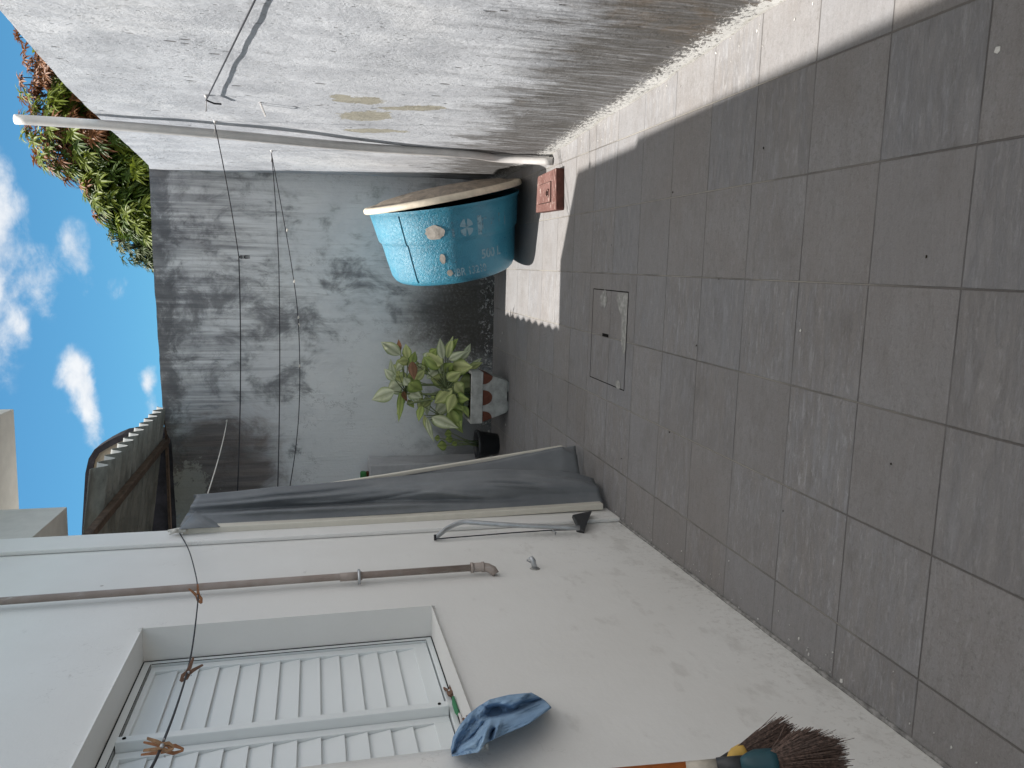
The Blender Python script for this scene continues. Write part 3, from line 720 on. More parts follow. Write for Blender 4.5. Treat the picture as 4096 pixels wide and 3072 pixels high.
# fabric: cross-section from the wall rail out to the front fold, back, out to the second fold, to the free rail
ZF = [.03, .12, .25, .57, .875, 1.2, 1.51, 1.68, 1.87, 2.05]
XE = [-1.137, -1.105, -1.088, -1.068, -1.075, -1.091, -1.110, -1.115, -1.129, -1.138]
YE = 3.95
def xe(z): return lerp_tab(list(zip(ZF, XE)), z)
def fab(u, v):
    z = .03 + v * 2.03
    t = (z - ra.z) / (rt.z - ra.z); A = ra.lerp(rt, t); A = V3((A.x + .012, A.y + .012, z))
    B = V3((xe(z), YE, z)); C = V3((-1.235, 4.06, z))
    f2 = at_y(*[(p[0] + (1 - p[1]) * 0, 0) for p in [(0, 0)]][0], 4.2) if False else None
    xd = lerp_tab([(.03, -1.071), (.119, -1.029), (.515, -1.095), (1.046, -1.143), (1.5, -1.181), (2.1, -1.215)], z)
    D = V3((xd, 4.2, z)); tt = (z - q0.z) / (q2.z - q0.z); E = q0.lerp(q2, min(1.05, max(-.05, tt))); E = V3((E.x - .004, E.y + .006, z))
    keys = [A, A.lerp(B, .5) + V3((0, -.012, 0)), B, C, D, E]
    k = u * 5; i = min(4, int(k)); s = k - i
    p = keys[i].lerp(keys[i + 1], s)
    w_ = math.sin(PI * s)
    if i < 2:
        h = min(1, u * 2.5); e_ = math.sin(PI * h) ** .6
        def rg(h0, h1, za, zb, w0, amp):     # ridge running from (h0, za) down to (h1, zb)
            t = (za - z) / (za - zb)
            if t < -.15 or t > 1.25: return 0.0
            f = max(0.0, math.sin(PI * min(1, max(0, (t + .15) / 1.4)))) ** .7
            return amp * f * math.exp(-((h - (h0 + (h1 - h0) * t)) / w0) ** 2)
        d = rg(.33, .20, 1.95, 1.00, .085, .034) + rg(.47, .36, 2.0, 1.05, .10, -.044) + rg(.62, .66, 2.0, 1.25, .06, .020) + rg(.70, .78, 1.98, 1.35, .05, -.018)
        d += rg(.56, .60, 1.25, .15, .22, .030) + rg(.30, .22, 1.0, .55, .07, -.020) + rg(.25, .55, .62, 1.0, .05, .014) + rg(.58, .50, .62, .40, .035, .018) + rg(.66, .58, .64, .38, .035, -.016)
        d += rg(.82, .70, .42, .10, .06, .016) + rg(.50, .45, 1.62, 1.30, .03, .010) + rg(.40, .55, 1.30, .98, .035, -.010) + .010 * fbm(h * 3 + 3, z * 2.2, 4)
        p += V3((.45, -1.0, 0)) * (d * 1.15 * e_)
    else:
        p += V3((.012, .02, 0)) * fbm(u * 9, z * 2.6, 8) * w_
    if u < .41 and z > 1.86:      # gathered top corner falling towards the rail
        g_ = (z - 1.86) / .2; p.z += -.0 + .055 * g_ * (.4 - u) / .4
    if i >= 2: p.z += .03 * math.sin(u * 3) - .01
    return L(p)
b = MB(); b.grid(fab, 110, 90); o = b.build('fabric', M['tarp'], aw, smooth=True, solid=.002)
# triangular flap at the top
T = [at_y(788, 2035, 3.885), at_y(712, 2112, 3.86), at_y(880, 2085, 3.86), at_y(735, 2085, 3.87), at_y(780, 2118, 3.855)]
b = MB(); 
def flapf(u, v):
    a = at_h(715, 2117, .055).lerp(at_y(790, 2036, 3.88), u); c = at_h(880, 2108, .05).lerp(at_y(872, 2080, 3.87), u)
    p = a.lerp(c, v); p += V3((.02, -.035, 0)) * math.sin(PI * u) * math.sin(PI * v); return L(p)
b.grid(flapf, 16, 16); b.build('flap', M['tarp'], aw, smooth=True, solid=.002)
b = MB(); b.tube([L(at_y(790, 1990, 3.945)), L(at_y(786, 2020, 3.92)), L(at_y(772, 2045, 3.90)), L(at_y(762, 2060, 3.89))], .004, 6)
b.tube([L(at_y(752, 2090, 3.87)), L(at_y(735, 2108, 3.86)), L(at_h(725, 2118, .05))], .004, 6); b.build('piping', M['whitecord'], aw, smooth=True)
b = MB(); e = at_h(718, 2122, .04)
b.tube([L(e + V3((0, 0, .05))), L(e), L(e + V3((.006, -.02, -.03)))], [.006, .014, .008], 8); b.tube([L(e + V3((0, -.05, .035))), L(e + V3((.01, -.03, .012))), L(e + V3((.005, .01, .012)))], [.003, .009, .006], 8)
b.build('knot', M['whitecord'], aw, smooth=True)
# bent galvanised arm with its black cord and foot bracket
a0 = at_h(1742, 2152, .012); a1 = at_h(1795, 2110, .045); a2 = at_h(1850, 2089, .062); a3 = at_h(2080, 2102, .050); a4 = at_h(2318, 2112, .035)
b = MB(); b.tube([L(p) for p in smooth_path([a0, at_h(1765, 2132, .03), a1, a2, at_h(1920, 2092, .06), a3, a4], 5)], .0115, 12); arm = b.build('arm', M['steel'], aw, smooth=True)
b = MB(); c0 = at_h(1742, 2156, .014); b.tube([L(p) for p in [c0, at_h(1800, 2151, .014), at_h(1900, 2143, .015), at_h(2050, 2131, .016), at_h(2200, 2121, .016), at_h(2300, 2119, .018)]], .0028, 6)
b.tube([L(at_h(1740, 2138, .03)), L(at_h(1741, 2162, .004))], .006, 8); b.build('cord', M['cord'], aw, smooth=True)
b = MB(); s_ = [at_h(2290, 2058, .05), at_h(2368, 2042, .05), at_h(2352, 2080, .045), at_h(2338, 2126, .012), at_h(2308, 2120, .012), at_h(2306, 2092, .03)]
f = [b.vert(L(p)) for p in s_]; k = [b.vert(L(p - HN * .02 + V3((0, .012, 0)))) for p in s_]
b.face(*f); b.face(*k[::-1])
for i in range(6): b.face(f[i], k[i], k[(i + 1) % 6], f[(i + 1) % 6])
b.build('foot_bracket', M['blackstrap'], aw, bevel=.004)
b = MB(); b.tube([L(at_h(2205, 2121, .001)), L(at_h(2212, 2122, .02)), L(at_h(2224, 2130, .022)), L(at_h(2222, 2136, .01))], .003, 6); b.build('wall_hook', M['steel'], aw, smooth=True)

# ------------------------------------------------------------------ water tank lying on its side
EL, PH = math.radians(11.0), math.radians(8.0)
ax = V3((math.cos(EL) * math.cos(PH), -math.cos(EL) * math.sin(PH), math.sin(EL)))
TS = .92; LC = V3((.463, 5.84, .628 * TS)); TB = LC - ax * (.60 * TS)
tu = V3((0, 0, 1)); tu = (tu - ax * tu.dot(ax)).normalized(); tv = tu.cross(ax)     # tv points to the camera side (-y)
if tv.y > 0: tv = -tv
tank = empty('water_tank', TB, 'faded blue round water tank lying on its side against the sunlit wall', 'water tank')
R3 = Matrix((ax, -tv, tu)).transposed()          # local x = axis, local y = away, local z = up
tank.rotation_euler = R3.to_euler(); tank.scale = (TS, TS, TS)
def tp_(s, r, a): return V3((s, -r * math.sin(a), r * math.cos(a)))     # a=0 up, a=90deg camera side
prof = [(.012, .001), (.004, .18), (.0, .36), (.004, .42), (.018, .458), (.04, .482), (.075, .500), (.20, .520), (.325, .537), (.338, .541), (.352, .556), (.368, .560), (.50, .580), (.575, .592), (.580, .604), (.600, .606)]
b = MB(); b.lathe(prof, 128, tp_)
b.lathe([(.600, .606), (.598, .585), (.40, .545)], 128, tp_)
b.build('body', M['tank'], tank, smooth=True)
b = MB(); b.lathe([(.55, .560), (.10, .47), (.06, .30), (.05, .01)], 64, tp_); b.build('inner_shell', M['tankin'], tank, smooth=True)
def tr(s):   # outer radius at s
    return lerp_tab([p for p in prof if p[0] >= .018], s)
seam_a = math.radians(46)
b = MB(); b.tube([tp_(s, tr(s) + .0015, seam_a) for s in (.045, .075, .14, .20, .26, .325, .338, .352, .368, .43, .50, .57)], .0055, 6); b.build('seam', M['tank'], tank, smooth=True)
lidr = Matrix.Rotation(math.radians(-2.6), 4, 'Y') @ Matrix.Rotation(math.radians(3.0), 4, 'Z')
lidc = V3((.634, 0, 0))
def lp(s, r, a):
    rib = .006 * max(0, math.cos(8 * a)) * min(1, max(0, (r - .08) / .1)) * (1 if r < .50 else 0)
    return lidc + (lidr.to_3x3() @ V3((s + rib, -r * math.sin(a), r * math.cos(a))))
b = MB(); b.lathe([(.072, .001), (.070, .12), (.058, .32), (.040, .48), (.022, .545), (.016, .575)], 96, lp); lid = b.build('lid', M['lid'], tank, smooth=True)
b = MB(); b.lathe([(.016, .575), (.020, .60), (.016, .622), (.004, .634), (-.018, .634), (-.028, .626), (-.028, .608), (-.004, .602), (.006, .575)], 96, lp); b.build('lip', M['lip'], lid, smooth=True)
# worn print wrapped round the shell: text baseline towards the bottom, reading downwards
def wrap_text(txt, size, s0, a0, mat, name, sx=1.0):
    cu = bpy.data.curves.new('t', 'FONT'); cu.body = txt; cu.size = size; cu.resolution_u = 3; cu.offset = size * .022
    t = bpy.data.objects.new('t', cu); COL.objects.link(t); bpy.context.view_layer.update()
    me = bpy.data.meshes.new_from_object(t); bpy.data.objects.remove(t)
    bm = bmesh.new(); bm.from_mesh(me)
    bmesh.ops.triangulate(bm, faces=bm.faces[:])
    bmesh.ops.subdivide_edges(bm, edges=[e for e in bm.edges if e.calc_length() > size * .25], cuts=2)
    for v in bm.verts:
        s = s0 + v.co.y; r = tr(s) + .0016; a = a0 + v.co.x * sx / r; v.co = tp_(s, r, a)
    bm.normal_update(); me2 = bpy.data.meshes.new(name); bm.to_mesh(me2); bm.free(); me2.materials.append(mat)
    o = bpy.data.objects.new(name, me2); COL.objects.link(o); o.parent = tank; return o
wrap_text('500 L', .098, .172, math.radians(107), M['print'], 'lettering', .85)
wrap_text('NBR 13210', .086, .072, math.radians(78), M['print'], 'lettering', .72)
b = MB()
def patch(bm, sc, ac, pts, lift=.0018):
    idx = []
    c = bm.vert(tp_(sc, tr(sc) + lift, ac))
    for ds, da in pts:
        s = sc + ds; r = tr(s) + lift; idx.append(bm.vert(tp_(s, r, ac + da / r)))
    for i in range(len(idx)): bm.face(c, idx[i], idx[(i + 1) % len(idx)])
EMA = math.radians(96)
for qs, qa in ((1, 1), (1, -1), (-1, 1), (-1, -1)):      # four petals of a round emblem
    pts = [(qs * .012, qa * .014), (qs * .012, qa * .062)] + [(qs * .066 * math.sin(t), qa * .066 * math.cos(t)) for t in (.35, .7, 1.05, 1.25)] + [(qs * .064, qa * .014)]
    patch(b, .430, EMA, [(p[0] * 1.0, p[1] * .8) for p in pts])
b.build('emblem', M['print'], tank)
def bar(sc, am, hs, wa, mk='print2'):
    b = MB(); patch(b, sc, math.radians(am), [(-hs, -wa), (hs, -wa), (hs, wa), (-hs, wa)]); b.build('worn_letter', M[mk], tank)
bar(.430, 106.5, .072, .017, 'print'); bar(.430, 85.5, .058, .009)
bar(.44, 109, .045, .006); bar(.475, 111, .009, .016); bar(.44, 117, .022, .006); bar(.455, 119, .012, .010); bar(.44, 125, .05, .007); bar(.44, 132, .05, .006); bar(.478, 85.5, .009, .008); bar(.405, 85.5, .009, .008)
random.seed(3)
def blob(sc, deg, rs, ra_, n=22, j=.11):
    b = MB(); patch(b, sc, math.radians(deg), [(rs * math.sin(t) * (1 + random.uniform(-j, j)), ra_ * math.cos(t) * (1 + random.uniform(-j, j))) for t in [2 * PI * k / n for k in range(n)]], .003); b.build('resin_patch', M['resin'], tank)
blob(.425, 72, .052, .075); blob(.22, 74, .036, .022); blob(.105, 78, .024, .022)

# ------------------------------------------------------------------ leaning white pipe
pf = V3((.672, 5.01, .0))
b = MB(); b.tube(smooth_path([pf, at_r(2000, 634, .046), at_r(1868, 617, .048), at_r(1434, 588, .062), at_r(1000, 548, .074), at_r(700, 522, .076), at_r(405, 499, .074), at_r(60, 477, .07)], 5), .0255, 18)
tag(b.build('plastic_pipe', M['pvc'], smooth=True), 'long white plastic pipe leaning upright against the sunlit wall above its top', 'pipe')

# ------------------------------------------------------------------ red inspection box
ib = empty('inspection_box', (.48, 5.03, 0), 'low red painted concrete box with a small lid on the floor beside the tank', 'drain cover')
L = local(ib)
T4 = [V3((.348, 4.74, .052)), V3((.602, 4.77, .052)), V3((.590, 5.18, .052)), V3((.356, 5.20, .052))]
b = MB()
tt = [b.vert(L(p)) for p in T4]; bb = [b.vert(L(V3((p.x, p.y, 0)))) for p in T4]
b.cur = 0; b.face(*tt); b.cur = 1
for k in range(4): b.face(bb[k], bb[(k + 1) % 4], tt[(k + 1) % 4], tt[k])
b.build('slab', [M['red'], M['redside']], ib, bevel=.004)
def bil(u, v): return T4[0].lerp(T4[1], u).lerp(T4[3].lerp(T4[2], u), v)
b = MB(); ring = []
li = [bil(u, v) for u, v in ((.22, .24), (.72, .24), (.72, .84), (.22, .84))]
f = [b.vert(L(p + V3((0, 0, .006)))) for p in li]; k = [b.vert(L(p - V3((0, 0, .004)))) for p in li]; b.face(*f)
for i in range(4): b.face(k[i], k[(i + 1) % 4], f[(i + 1) % 4], f[i])
ld = b.build('lid', M['red'], ib, bevel=.002)
b = MB(); cc = [sum((p for p in li), V3()) / 4 + (p - sum((q for q in li), V3()) / 4) * 1.06 for p in li]
b.face(*[b.vert(L(p + V3((0, 0, .0015)))) for p in cc]); b.build('lid_joint', M['slot'], ib)
b = MB(); hc = bil(.44, .33) + V3((0, 0, .012)); b.tube([L(hc + V3((.022 * math.cos(t), .012 * math.sin(t), .006 * math.sin(t)))) for t in [2 * PI * i / 16 for i in range(17)]], .005, 8, cap=False); b.build('ring_handle', M['red'], ib, smooth=True)
b = MB(); b.tube([L(hc + V3((-.012, 0, -.003))), L(hc + V3((.012, 0, -.003)))], .006, 8); b.build('ring_recess', M['slot'], ib)

# ------------------------------------------------------------------ tiled floor hatch
hx0, hx1, hy0, hy1 = -.603, -.114, 3.64, 4.146
fh = empty('floor_hatch', ((hx0 + hx1) / 2, (hy0 + hy1) / 2, 0), 'tiled rectangular access hatch set flush in the floor, edged by a black joint', 'hatch')
L = local(fh); b = MB(); wj = .004
for (a, c) in (((hx0, hy0), (hx1, hy0)), ((hx1, hy0), (hx1, hy1)), ((hx1, hy1), (hx0, hy1)), ((hx0, hy1), (hx0, hy0))):
    a = V3((*a, .0012)); c = V3((*c, .0012)); d = (c - a).normalized(); n = V3((-d.y, d.x, 0)); ww = wj * random.uniform(.5, .85)
    b.quadpts(L(a - n * ww), L(c - n * ww), L(c + n * ww), L(a + n * ww))
b.build('joint', M['slot'], fh)
random.seed(11)
b = MB()
def flatblob(cx, cy, rx, ry, n=26, j=.22, z=.002):
    c = b.vert(L((cx, cy, z))); ph = random.random() * 6
    idx = [b.vert(L((cx + rx * math.cos(t) * (1 + j * fbm(math.cos(t) * 2 + ph, math.sin(t) * 2, 1)), cy + ry * math.sin(t) * (1 + j * fbm(math.cos(t) * 2, math.sin(t) * 2 + ph, 4)), z))) for t in [2 * PI * k / n for k in range(n)]]
    for i in range(n): b.face(c, idx[i], idx[(i + 1) % n])
flatblob(-.165, 3.98, .045, .045, j=.6); 
pl = [(-.12, 3.644), (-.12, 3.775), (-.155, 3.79), (-.21, 3.75), (-.24, 3.715), (-.31, 3.712), (-.38, 3.70), (-.42, 3.665), (-.42, 3.644)]
b.face(*[b.vert(L((p[0] + random.uniform(-.008, .008), p[1] + random.uniform(-.006, .006) * (1 if 0 < i < 8 else 0), .0022))) for i, p in enumerate(pl)])
flatblob(-.585, 3.72, .022, .035, z=.0024)
b.build('cement_repair', M['cement'], fh)
b = MB(); b.box((0, 0, 0), (.001, .001, .001)); b = MB()
q = L((-.352, 3.93, .0026)); b.box((q.x, q.y, q.z), (.016, .085, .0016)); b.build('lifting_slot', M['slot'], fh)

# ------------------------------------------------------------------ planter with dieffenbachia
def mat_planter():
    g = G('planter_concrete', .9, .15); co = g.co; x, y, z = g.sep(co)
    a = g.noise(co, 14, 6, .65); lo = g.noise(g.scale(co, 3, 3, 8), 2, 5, .6)
    c = g.mix(g.ramp(a, .35, .7), (.30, .30, .28), (.45, .445, .42))
    c = g.mix(g.mul(g.ramp(lo, .5, .7), .45), c, (.17, .17, .15))
    m = None
    for cx in (-.168, 0, .168):
        e = g.ramp(g.add(g.ell(x, z, cx, .218, .062, .080), g.mul(g.sub(a, .5), .12)), 1.0, .95); m = e if m is None else g.ma('MAXIMUM', m, e)
    m = g.mul(m, g.ramp(z, .2215, .2205))
    c = g.mix(m, c, g.mix(g.ramp(a, .3, .7), (.12, .045, .03), (.165, .066, .044)))
    return g.done(c, g.bump(a, .4, .005))
M['planter'] = mat_planter()
pn = empty('planter', (-1.035, 6.14, 0), 'tapered grey concrete planter box with orange half circles below its rim', 'planter')
b = MB()
def ring4(z, hx, hy): return [b.vert((sx * hx, sy * hy, z)) for sx, sy in ((-1, -1), (1, -1), (1, 1), (-1, 1))]
rr_ = [ring4(0.012, .128, .115), ring4(.22, .196, .15), ring4(.2205, .205, .158), ring4(.315, .208, .160), ring4(.316, .185, .14), ring4(.26, .180, .135)]
for p, q in zip(rr_, rr_[1:]):
    for k in range(4): b.face(p[k], p[(k + 1) % 4], q[(k + 1) % 4], q[k])
b.face(*rr_[0][::-1]); b.build('box', M['planter'], pn, bevel=.004)
b = MB(); b.box2((-.178, -.133, .25), (.178, .133, .285)); b.build('soil', plain('potting_soil', (.035, .026, .02), .95, .05, .4, 60, bump=.8), pn)
b = MB(); b.box2((-.115, -.105, 0), (-.04, .1, .0115)); b.box2((.04, -.105, 0), (.115, .1, .0115)); b.build('foot', M['planter'], pn)

def mat_leaf(name, c1, c2, c3, trans=.25, rough=.42):
    g = G(name, rough, .25); at = g.n('Attribute'); at.attribute_name = 'tint'; t = g.sep(at.outputs['Color'])
    a = g.noise(g.co, 22, 5, .65)
    c = g.mix(t[1], c1, c2)                       # margin (0) to midrib zone (1)
    c = g.mix(g.mul(t[2], .9), c, c3)
    c = g.mix(g.mul(g.ramp(a, .5, .7), .35), c, c1)
    g.set('Base Color', c)
    try: g.set('Subsurface Weight', 0.0)
    except Exception: pass
    tl = g.n('BsdfTranslucent'); g.put(tl.inputs[0], c); mx = g.n('MixShader'); mx.inputs[0].default_value = trans
    g.nt.links.new(g.b.outputs[0], mx.inputs[1]); g.nt.links.new(tl.outputs[0], mx.inputs[2]); g.nt.links.new(mx.outputs[0], g.o.inputs[0])
    return g.m
M['leafY'] = mat_leaf('variegated_leaf', (.25, .32, .08), (.74, .76, .36), (.16, .19, .06))
M['leafP'] = mat_leaf('pale_leaf', (.27, .33, .14), (.82, .83, .62), (.17, .20, .09))
M['leafG'] = mat_leaf('green_leaf', (.15, .23, .055), (.50, .58, .18), (.11, .15, .05))
M['leafB'] = mat_leaf('withered_leaf', (.15, .07, .04), (.30, .16, .09), (.13, .06, .035))
M['stem'] = plain('plant_stem', (.16, .19, .09), .6, .3, .2, 40)
LEAVES = [((560,470),(310,325),110,'P'),((645,505),(600,345),80,'Y'),((560,420),(525,295),45,'B'),((640,530),(500,545),80,'Y'),((590,560),(490,655),70,'P'),
 ((495,740),(425,510),60,'P'),((500,745),(360,620),75,'P'),((575,790),(390,870),135,'P'),((490,870),(210,968),125,'P'),((565,860),(500,1215),62,'G'),
 ((650,800),(585,715),80,'P'),((690,540),(690,750),75,'B'),((590,870),(625,995),45,'B'),((650,780),(785,860),130,'G'),((650,865),(780,945),110,'P'),
 ((1020,570),(820,455),155,'Y'),((1030,515),(970,285),78,'P'),((1080,505),(1115,258),72,'Y'),((1095,525),(1268,425),70,'P'),((1215,520),(1322,410),62,'P'),
 ((1125,600),(1332,600),140,'Y'),((1310,620),(1452,550),62,'Y'),((830,600),(755,655),85,'Y'),((1000,610),(790,490),110,'G'),((980,620),(825,735),95,'P'),
 ((1030,540),(970,692),65,'P'),((1075,750),(1217,655),105,'Y'),((1090,770),(860,735),110,'Y'),((1215,765),(1442,772),140,'Y'),((1155,765),(1245,905),115,'Y'),
 ((1130,840),(902,1006),112,'Y'),((1150,870),(1005,1012),85,'Y'),((1155,900),(1058,1118),100,'Y'),((1245,860),(1418,992),105,'P'),((1165,960),(1242,1090),95,'G'),
 ((1265,1030),(1302,1160),52,'G'),((1100,1060),(1222,1338),125,'G'),((905,1160),(1172,1280),118,'P'),((842,920),(828,1138),75,'P'),((795,1030),(740,1208),72,'G'),
 ((850,1165),(902,1435),50,'P'),((1065,1000),(925,1125),105,'P'),((985,680),(1095,770),80,'P'),((1180,930),(1300,960),95,'G'),((820,640),(680,780),70,'Y'),
 ((900,480),(940,400),80,'G'),((860,620),(800,480),80,'G'),((1040,650),(1120,560),90,'G'),((930,940),(880,950),80,'G'),((700,900),(760,1010),60,'P')]
def leaf_mesh(base, tip, width, bend, twist):
    base, tip = V3(base), V3(tip); ax_ = tip - base; ln = ax_.length; ax_.normalize()
    vd = (base - EYE).normalized(); sd_ = ax_.cross(vd).normalized(); nr = sd_.cross(ax_)
    R = Matrix.Rotation(twist, 3, ax_); sd_ = R @ sd_; nr = R @ nr
    n = 10; rows = []; vs = []; cs = []
    for i in range(n + 1):
        t = i / n; wv = width * .5 * math.sin(PI * t ** .80) * (1 - .30 * t) * 1.22
        if i == 0: wv = width * .04
        if i == n: wv = 0.0004
        c = base + ax_ * (ln * t) + nr * (bend * math.sin(PI * t) * ln) - V3((0, 0, 1)) * (.10 * ln * t * t)
        row = []
        for k, u in enumerate((-1, -.55, 0, .55, 1)):
            p = c + sd_ * (u * wv) + nr * (-.22 * wv * (1 - abs(u)) + .06 * wv * math.sin(t * 19 + u * 3) * abs(u))
            row.append(len(vs)); vs.append(p)
            cs.append((0, min(1, max(0, (1 - abs(u)) * 1.9)) if k != 2 else 1.0, .75 if (k == 2) else .12 * random.random()))
        rows.append(row)
    fs = []
    for a, c in zip(rows, rows[1:]):
        for k in range(4): fs.append((a[k], a[k + 1], c[k + 1], c[k]))
    return vs, fs, cs
def z2p(q): return (1400 + q[0] * .3617, 1250 + q[1] * .3617)
pl_ = empty('potted_plant', (-1.035, 6.14, .28), 'leafy plant with pale yellow-green variegated leaves growing in the grey planter', 'plant')
L = local(pl_)
random.seed(5)
BK = {k: (MB(), []) for k in 'YPGB'}
CEN = [V3((-1.02, 6.16, .83)), V3((-1.10, 6.14, .80)), V3((-.98, 6.10, .52)), V3((-1.20, 6.10, .56)), V3((-1.08, 6.08, .48))]
stem = MB()
EX = []
for (a, c, wd, kd) in LEAVES:
    if kd in 'YPG' and random.random() < (.95 if a[0] > 620 else .45):
        dx_, dy_ = random.uniform(-70, 70), random.uniform(-70, 70); an = random.uniform(-.9, .9); vx, vy = c[0] - a[0], c[1] - a[1]
        EX.append(((a[0] + dx_, a[1] + dy_), (a[0] + dx_ + (vx * math.cos(an) - vy * math.sin(an)) * .85, a[1] + dy_ + (vx * math.sin(an) + vy * math.cos(an)) * .85), wd * .9, random.choice('GYYP')))
for qi, (a, c, wd, kd) in enumerate(LEAVES + EX):
    ya = 6.14 + random.uniform(-.05, .06) + (.10 if qi >= len(LEAVES) else 0); yb = ya + random.uniform(-.13, .06)
    yb = min(yb, 6.55)
    pa = at_y(*z2p(a), ya); pb = at_y(*z2p(c), yb)
    width = wd * .3617 / 3150 * 8.0
    vs, fs, cs = leaf_mesh(pa, pb, width, random.uniform(-.10, .16), random.uniform(-.5, .5))
    mb, cl_ = BK[kd]; o0 = len(mb.v)
    for p in vs: mb.v.append(tuple(L(p)))
    for f in fs: mb.f.append(tuple(i + o0 for i in f)); mb.mi.append(0)
    sh = random.random()
    cl_.extend([(sh, q[1], q[2]) for q in cs])
    cb = min(CEN, key=lambda q: (q - pa).length + (0 if q.z < pa.z + .06 else .3))
    stem.tube([L(cb + V3((0, .02, -.03))), L(cb.lerp(pa, .6) + V3((0, .01, -.01))), L(pa)], [.005, .004, .003], 6)
root = V3((-1.035, 6.15, .27))
for q in CEN: stem.tube([L(root + V3((random.uniform(-.06, .06), 0, 0))), L(root.lerp(q, .5) + V3((random.uniform(-.03, .03), .02, 0))), L(q)], [.012, .010, .008], 8)
# bare jointed cane in the middle
stem.tube([L(at_y(*z2p((1120, 800)), 6.2)), L(at_y(*z2p((780, 800)), 6.2))], .010, 8)
stem.build('stem', M['stem'], pl_, smooth=True)
for kd, nm in (('Y', 'leafY'), ('P', 'leafP'), ('G', 'leafG'), ('B', 'leafB')):
    mb, cl_ = BK[kd]
    o = mb.build('foliage' if kd != 'B' else 'dead_leaves', M[nm], pl_, smooth=True, col=cl_)
    if kd == 'B': o['label'] = 'withered brown leaves'
# second plant in a black pot
bp = empty('black_pot', (-1.50, 6.38, 0), 'small black plastic pot in the dark corner behind the awning', 'pot')
b = MB(); b.lathe([(.0, .085), (.16, .115), (.162, .123), (.185, .125), (.186, .112), (.15, .108)], 24, lambda s, r, a: V3((r * math.cos(a), r * math.sin(a), s)), cap0=True); b.build('body', M['blackstrap'], bp, smooth=True)
b = MB(); b.lathe([(.15, .108), (.155, .001)], 24, lambda s, r, a: V3((r * math.cos(a), r * math.sin(a), s))); b.build('soil', M['dark'], bp)
sp = empty('small_plant', (-1.50, 6.38, .15), 'sparse dark green plant with round leaves growing in the black pot', 'plant')
L = local(sp); b = MB(); cl_ = []
r_ = V3((-1.50, 6.38, .16)); st2 = MB()
for (c, wd, dv) in (((1010, 1470), 120, 1.0), ((1090, 1400), 90, .4), ((1080, 1340), 90, .4), ((960, 1390), 70, .3), ((1150, 1450), 70, .3)):
    pc = at_y(*z2p(c), 6.36); up_ = V3((random.uniform(-.3, .3), -.2, 1)).normalized(); wv = wd * .3617 / 3150 * 6.4
    vs, fs, cs = leaf_mesh(pc - up_ * wv * .55, pc + up_ * wv * .55, wv, .05, random.uniform(-.4, .4)); o0 = len(b.v)
    for p in vs: b.v.append(tuple(L(p)))
    for f in fs: b.f.append(tuple(i + o0 for i in f)); b.mi.append(0)
    cl_.extend(cs); st2.tube([L(r_ + V3((random.uniform(-.03, .03), 0, 0))), L(r_.lerp(pc, .5) + V3((0, -.01, 0))), L(pc - up_ * wv * .5)], [.007, .006, .004], 6)
b.build('foliage', M['leafG'], sp, smooth=True, col=cl_); st2.build('stem', M['stem'], sp, smooth=True)

# ------------------------------------------------------------------ white masonry ledge with a scrubbing brush
b = MB(); b.box2((-2.69, 6.34, 0), (-1.64, 6.63, 1.075)); tag(b.build('masonry_ledge', M['ledge'], bevel=.012, seg=3), 'waist-high whitewashed masonry block in the corner behind the folded awning', 'ledge')
gb = empty('scrubbing_brush', (-1.78, 6.44, 1.076), 'green scrubbing brush resting on the white masonry block', 'brush')
b = MB(); b.box((0, 0, .045), (.13, .06, .05)); b.build('back', plain('green_plastic', (.03, .15, .035), .5, .4), gb, bevel=.015, seg=3)
b = MB(); b.box((0, 0, .010), (.12, .052, .020)); b.build('bristles', plain('brown_bristle', (.10, .05, .025), .9, .1, .4, 80), gb)

# ------------------------------------------------------------------ corrugated roof over the recess
cr = empty('corrugated_roof', (-1.2, 4.75, 2.68), 'grey corrugated fibre-cement roof sheet on timber purlins over the recess', 'roof')
L = local(cr)
SLP = math.tan(math.radians(8.0)); PIT = .165; AMP = .038
def cz(x, y): return 2.700 + (-1.2 - x) * SLP + AMP * math.cos(2 * PI * (y - 4.75) / PIT)
b = MB(); NYc = 200; y0c, y1c = 4.74, 6.74
def sheet(dz):
    return [[b.vert(L((x, y0c + (y1c - y0c) * i / NYc, cz(x, y0c + (y1c - y0c) * i / NYc) + dz))) for i in range(NYc + 1)] for x in (-1.195, -1.9, -2.75)]
A = sheet(0); B_ = sheet(-.007); M['fibtop'] = plain('sunlit_top_cement', (.55, .55, .53), .9, .15, .1, 20)  # sheet top paler than its underside: sunlight painted into the colour
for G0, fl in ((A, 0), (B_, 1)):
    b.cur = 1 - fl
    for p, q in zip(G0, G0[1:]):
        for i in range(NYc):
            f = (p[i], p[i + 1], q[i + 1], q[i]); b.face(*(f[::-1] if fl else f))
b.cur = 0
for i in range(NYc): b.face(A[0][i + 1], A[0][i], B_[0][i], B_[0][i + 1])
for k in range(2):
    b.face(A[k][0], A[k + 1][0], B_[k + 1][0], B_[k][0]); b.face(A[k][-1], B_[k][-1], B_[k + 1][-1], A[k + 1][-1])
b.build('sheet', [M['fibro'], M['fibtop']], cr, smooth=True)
def purl(xc, w_, h_):
    b = MB(); zc = 2.700 + (-1.2 - xc) * SLP - AMP - .008 - h_ / 2
    b.box2(L((xc - w_ / 2, 4.2, zc - h_ / 2)), L((xc + w_ / 2, 6.72, zc + h_ / 2))); b.build('purlin', M['purlin'], cr, bevel=.005)
purl(-1.47, .045, .045); purl(-2.3, .055, .05)
b = MB(); b.box2(L((-1.235, 6.645, 2.655)), L((-2.7, 6.70, 2.672))); b.build('wall_plate', M['purlin'], cr)
